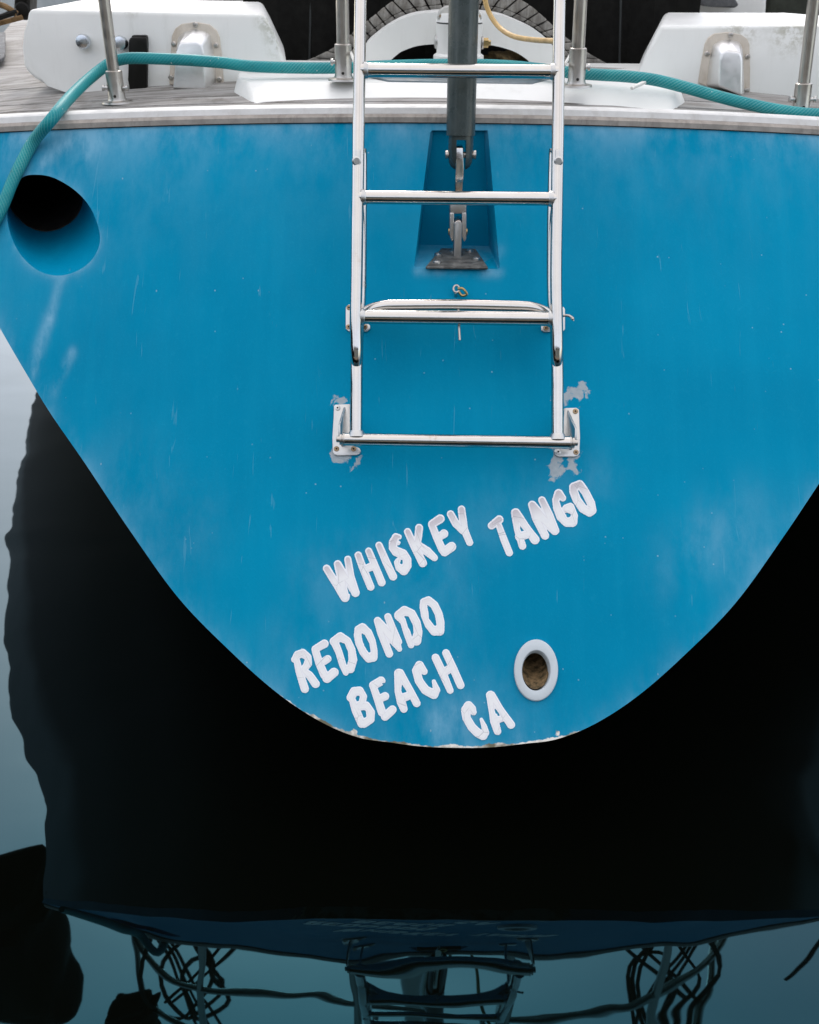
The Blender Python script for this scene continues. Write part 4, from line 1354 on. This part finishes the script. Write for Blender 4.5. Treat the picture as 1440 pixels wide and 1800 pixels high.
# bent strip and chips on the starboard end of the coaming
tag(prism_obj('bent_tag', [at_z(x, y, zt_ + .004) for x, y in ((1108, 157), (1113, 158), (1138, 146.5), (1133, 145))], (0, 0, 0.006), CORD, None, 0.0015), 'small bent white strip lying on the white coaming below the hose', 'strip')

# black cover over the cockpit
cv = empty('canvas_cover', (XC, 4.0, 1.25), 'black canvas cover stretched over the cockpit behind the helm seat', 'canvas cover')
bm = bmesh.new()
nx = 40
rows = []
for i in range(nx + 1):
    x = -0.47 + 1.25 * i / nx
    w_ = 0.012 * math.sin(i * 1.7) + 0.008 * math.sin(i * 0.6 + 1)
    rows.append([bm.verts.new((x, 3.40 + w_ + dy, z)) for z, dy in ((0.90, 0), (1.3, .01), (1.55, .0), (1.85, .03), (1.95, .10), (2.0, .6), (2.0, 2.0))])
for a, b_ in zip(rows[:-1], rows[1:]):
    for k in range(6):
        bm.faces.new((a[k], b_[k], b_[k + 1], a[k + 1]))
from_bm('cover_cloth', bm, CANVAS, cv)
for px in (546, 1091):
    p0, p1 = at_y(px - 2, 112, 3.395), at_y(px + 2, -60, 3.395)
    tube_obj('seam', [p0, p1], 0.003, m_plain('grey_seam_thread', (0.03, 0.035, 0.035), .8), cv, 6)
cv2 = prism_obj('canvas_cover', [at_y(x, y, 4.05) for x, y in ((1350, 40), (1480, 40), (1480, -80), (1365, -80))], (0, 0.4, 0), CANVAS2, None, 0.03)
tag(cv2, 'dark olive canvas cover over the gear right of the white locker', 'canvas cover')
lk_ = prism_obj('seat_locker', [at_y(x, y, 3.98) for x, y in ((1205, 60), (1346, 60), (1352, -60), (1214, -60))], (0, 0.5, 0), GEL, boat, 0.015)
prism_obj('seat_pad', [at_y(x, y, 3.93) for x, y in ((1222, 8), (1250, 12), (1292, 14), (1300, 9), (1288, -10), (1222, -10))], (0, 0.05, 0), PAD, lk_, 0.006)
prism_obj('seat_locker', [at_y(x, y, 4.0) for x, y in ((255, 60), (415, 60), (420, -40), (250, -40))], (0, 0.5, 0), GEL, boat, 0.015)
tag(tube_obj('brown_rope', catmull([at_y(x, y, 3.9) for x, y in ((310, -30), (318, -8), (326, 3), (335, 8))], 5), 0.006, ROPE, None, 8), 'brown rope end hanging behind the port coaming', 'rope')
bm = bmesh.new()
bmesh.ops.create_icosphere(bm, subdivisions=4, radius=0.075)
cdeb = at_y(905, 112, 3.2)
for v in bm.verts:
    nz = 0.85 + 0.25 * math.sin(v.co.x * 60) * math.sin(v.co.y * 47 + 1) + 0.12 * math.sin(v.co.z * 120 + v.co.x * 90)
    v.co = Vector((v.co.x * 1.25 * nz, v.co.y * nz, v.co.z * 0.62 * nz)) + cdeb
deb = from_bm('sacking_bundle', bm, BURLAP)
tag(deb, 'matted brown bundle tucked under the right of the white arch', 'bundle')

# turning block and lines at the port edge
tb = prism_obj('turning_block', [at_y(x, y, 3.05) for x, y in ((22, 34), (50, 36), (55, -40), (26, -40))], (0, 0.07, 0), BLACKP, boat, 0.008)
lathe_obj('sheave', at_y(40, 18, 3.045), (0, -1, 0), [(0, .018), (.004, .020), (.008, .016), (.009, .006)], BLACKP, tb, 20)
tag(tube_obj('brown_rope', catmull([at_y(x, y, 3.0) for x, y in ((-60, -10), (0, 8), (14, 14), (30, 24))], 5), 0.007, ROPE, None, 10), 'brown rope at the top left corner running into the black turning block', 'rope')
tube_obj('tie_rod', [at_y(-30, 40, 2.98), at_y(30, 20, 3.0)], 0.007, BLACKP, tb, 10)
tube_obj('tie_rod', [at_y(-30, 48, 2.99), at_y(40, 30, 3.03)], 0.006, ROPE, tb, 10)
# the jetty the photograph is taken from, then an unseen shed and boats added to darken reflections
jet = empty('jetty', (0, -1.2, 0.42), 'weathered timber jetty behind the stern, with gaps between its planks', 'jetty')
WOODJ = m_plain('jetty_timber', (0.15, 0.105, 0.065), 0.85, 0.3, 8, 0, 0.4, (0.07, 0.055, 0.04, 0.5))
pm = None
for i in range(17):
    y0 = 0.18 - 0.15 * i
    if pm is None:
        o = prism_obj('plank', [(-3.2, y0 - .14, .38), (3.2, y0 - .14, .38), (3.2, y0, .38), (-3.2, y0, .38)], (0, 0, .045), WOODJ, jet, .004, 2)
        pm = o
    else:
        o = pm.copy(); COL.objects.link(o)
        setp(o, jet); o.location = (0, -0.15 * i, 0.002 * math.sin(i * 2.3))
for x in (-2.4, 0, 2.4):
    prism_obj('beam', [(x - .07, .12, .2), (x + .07, .12, .2), (x + .07, .12, .377), (x - .07, .12, .377)], (0, -2.4, 0), WOODJ, jet)
bh = empty('added_boathouse', (0, -9.5, 0), 'grey timber shed added unseen behind the jetty to block the low sky', 'added_boathouse')  # unseen block added to dim the low sky and darken the steel's reflections
WALLB = m_plain('added_boathouse_cladding', (0.15, 0.15, 0.14), 0.85, 0.2, 3, 0, 0.2, (0.08, 0.08, 0.07, 0.5))
prism_obj('wall', [(-11, -9, -.5), (11, -9, -.5), (11, -9, 4.2), (-11, -9, 4.2)], (0, -6, 0), WALLB, bh)
prism_obj('roof', [(-11.6, -8.5, 4.2), (-11.6, -12, 6.2), (-11.6, -15.5, 4.2)], (23.2, 0, 0), m_plain('added_boathouse_roof', (0.07, 0.07, 0.075), .8, .2, 4), bh)
for x in (-6, 0, 6):
    prism_obj('door', [(x - 1.3, -8.96, .3), (x + 1.3, -8.96, .3), (x + 1.3, -8.96, 3.3), (x - 1.3, -8.96, 3.3)], (0, -.035, 0), m_plain('added_boathouse_door', (0.05, 0.07, 0.07), .7, .2, 5), bh, .01)
mb = empty('added_dark_boat', (3.5, 5.8, 0), 'dark hulled boat added unseen to starboard to darken the reflection in the water', 'boat')  # unseen boat added to keep the starboard water reflection black
bm = bmesh.new()
rows = []
for y, hw, k in ((2.5, .95, 0), (3.2, 1.15, 0), (5, 1.35, 0), (7, 1.2, 0), (8.6, .6, .02), (9.4, .03, .05)):
    rows.append([bm.verts.new((3.62 + sx_ * hw * q, y + dy, z)) for sx_, q, z, dy in ((-1, .75, -.3, 0), (-1, .92, .2, 0), (-1, 1, 1.45 + k, 0), (-1, .94, 1.47 + k, 0), (1, .94, 1.47 + k, 0), (1, 1, 1.45 + k, 0), (1, .92, .2, 0), (1, .75, -.3, 0))])
for a, b_ in zip(rows[:-1], rows[1:]):
    for k in range(7):
        bm.faces.new((a[k], a[k + 1], b_[k + 1], b_[k]))
bm.faces.new(rows[0]); bm.faces.new(rows[-1][::-1])
from_bm('hull', bm, m_plain('dark_hull', (0.008, 0.009, 0.009), 0.6, 0.2, 5, 0, 0, None, 0.15), mb)
prism_obj('cabin', [(3.0, 4.2, 1.46), (4.2, 4.2, 1.46), (4.1, 4.35, 1.9), (3.1, 4.35, 1.9)], (0, 2.6, -.1), CANVAS2, mb, .03)

mb2 = mb.copy(); COL.objects.link(mb2)  # second added boat, a dark shape mirrored in the steel
mb2.location = (-4.7, 0.4, 0)
mb2['label'] = 'dark hulled boat added to port, outside the view, as a dark shape for the steel to reflect'
for c_ in list(mb.children):
    k_ = c_.copy(); COL.objects.link(k_); k_.parent = mb2
    k_.matrix_parent_inverse = Matrix.Translation((-3.5, -5.8, 0))
for o_ in (mb, mb2):
    o_['group'] = 'dark boats added for their reflections'

# pale hatch at the deck edge, port side
for sg in (-1, 1):
    xa, xb = XC + sg * .80, XC + sg * 1.27
    prism_obj('side_deck', [(xa, 3.02, 1.172), (xb, 3.12, 1.152), (xb + sg * .3, 4.6, 1.24), (xa, 4.6, 1.262)], (0, 0, -.02), TEAK, deck)
def SD(px, py, up):
    return solve(px, py, lambda q: q.z - up - 1.165 - (q.y - 3.05) * .06, 3.0)
prism_obj('deck_fitting', [SD(x, y, .002) for x, y in ((-40, 111), (2, 110), (8, 106), (10, 99), (10, 62), (-40, 62))], (0, 0, 0.010), PAD, deck, 0.003)

# gear hanging outboard, seen in the water
def blob(name, c, sx, sy, sz, mat, label, cat, seed=0):
    bm = bmesh.new()
    bmesh.ops.create_icosphere(bm, subdivisions=4, radius=1)
    for v in bm.verts:
        q = v.co
        p_ = 0.5
        u = Vector([math.copysign(abs(t) ** p_, t) for t in q])
        k = 1 + 0.13 * math.sin(q.x * 5 + seed) * math.sin(q.z * 6 + seed) + 0.07 * math.sin(q.z * 11 + q.x * 6 + seed * 2)
        v.co = Vector((u.x * sx * k, u.y * sy * k, u.z * sz * k)) + Vector(c)
    o = from_bm(name, bm, mat)
    tag(o, label, cat)
    return o
blob('rail_bag', (-1.46, 3.05, 1.80), .20, .16, .30, CANVAS, 'black canvas bag lashed to the port end of the stern rail, mirrored in the water', 'bag', 1)
blob('throw_bag', (-0.98, 2.83, 1.98), .09, .07, .13, CANVAS, 'small black bag on the upper rail near the leftmost stanchion, mirrored in the water', 'bag', 4)
for sg, tp, lab in ((-1, tops1[0], 'dark rope coil hung on the port corner of the stern rail, mirrored in the water'), (1, tops1[3], 'dark rope coil hung on the starboard corner of the stern rail, mirrored in the water')):
    bm = bmesh.new()
    for k in range(3):
        cx_, cz_ = tp.x + sg * (.02 + .05 * k), Z1 + .14 - .03 * k
        rx, rz = .07 + .025 * k, .19 + .05 * k
        tube(bm, [Vector((cx_ + rx * math.cos(a) + .02 * math.sin(3 * a + k), 2.78 + .015 * k + .02 * math.sin(2 * a), cz_ + rz * math.sin(a))) for a in np.linspace(0, 2 * math.pi, 26, endpoint=False)], .008, 8, close=True)
    tag(from_bm('rope_coil', bm, DROPE), lab, 'rope coil', 'rope coils on the stern rail')
fd = empty('fender', (1.33, 2.62, 0.5), 'long grimy grey fender hanging off the starboard quarter, mirrored in the water', 'fender')
lathe_obj('body', (1.36, 2.62, 0.55), (0, 0, 1), [(0, .01), (.03, .07), (.09, .10), (.45, .10), (.52, .07), (.56, .025), (.60, .02)], FENDER, fd, 24)
tube_obj('lanyard', [Vector((1.36, 2.62, 1.14)), Vector((1.30, 2.66, 1.40)), Vector((1.27, 2.72, Z1))], .006, DROPE, fd, 8)
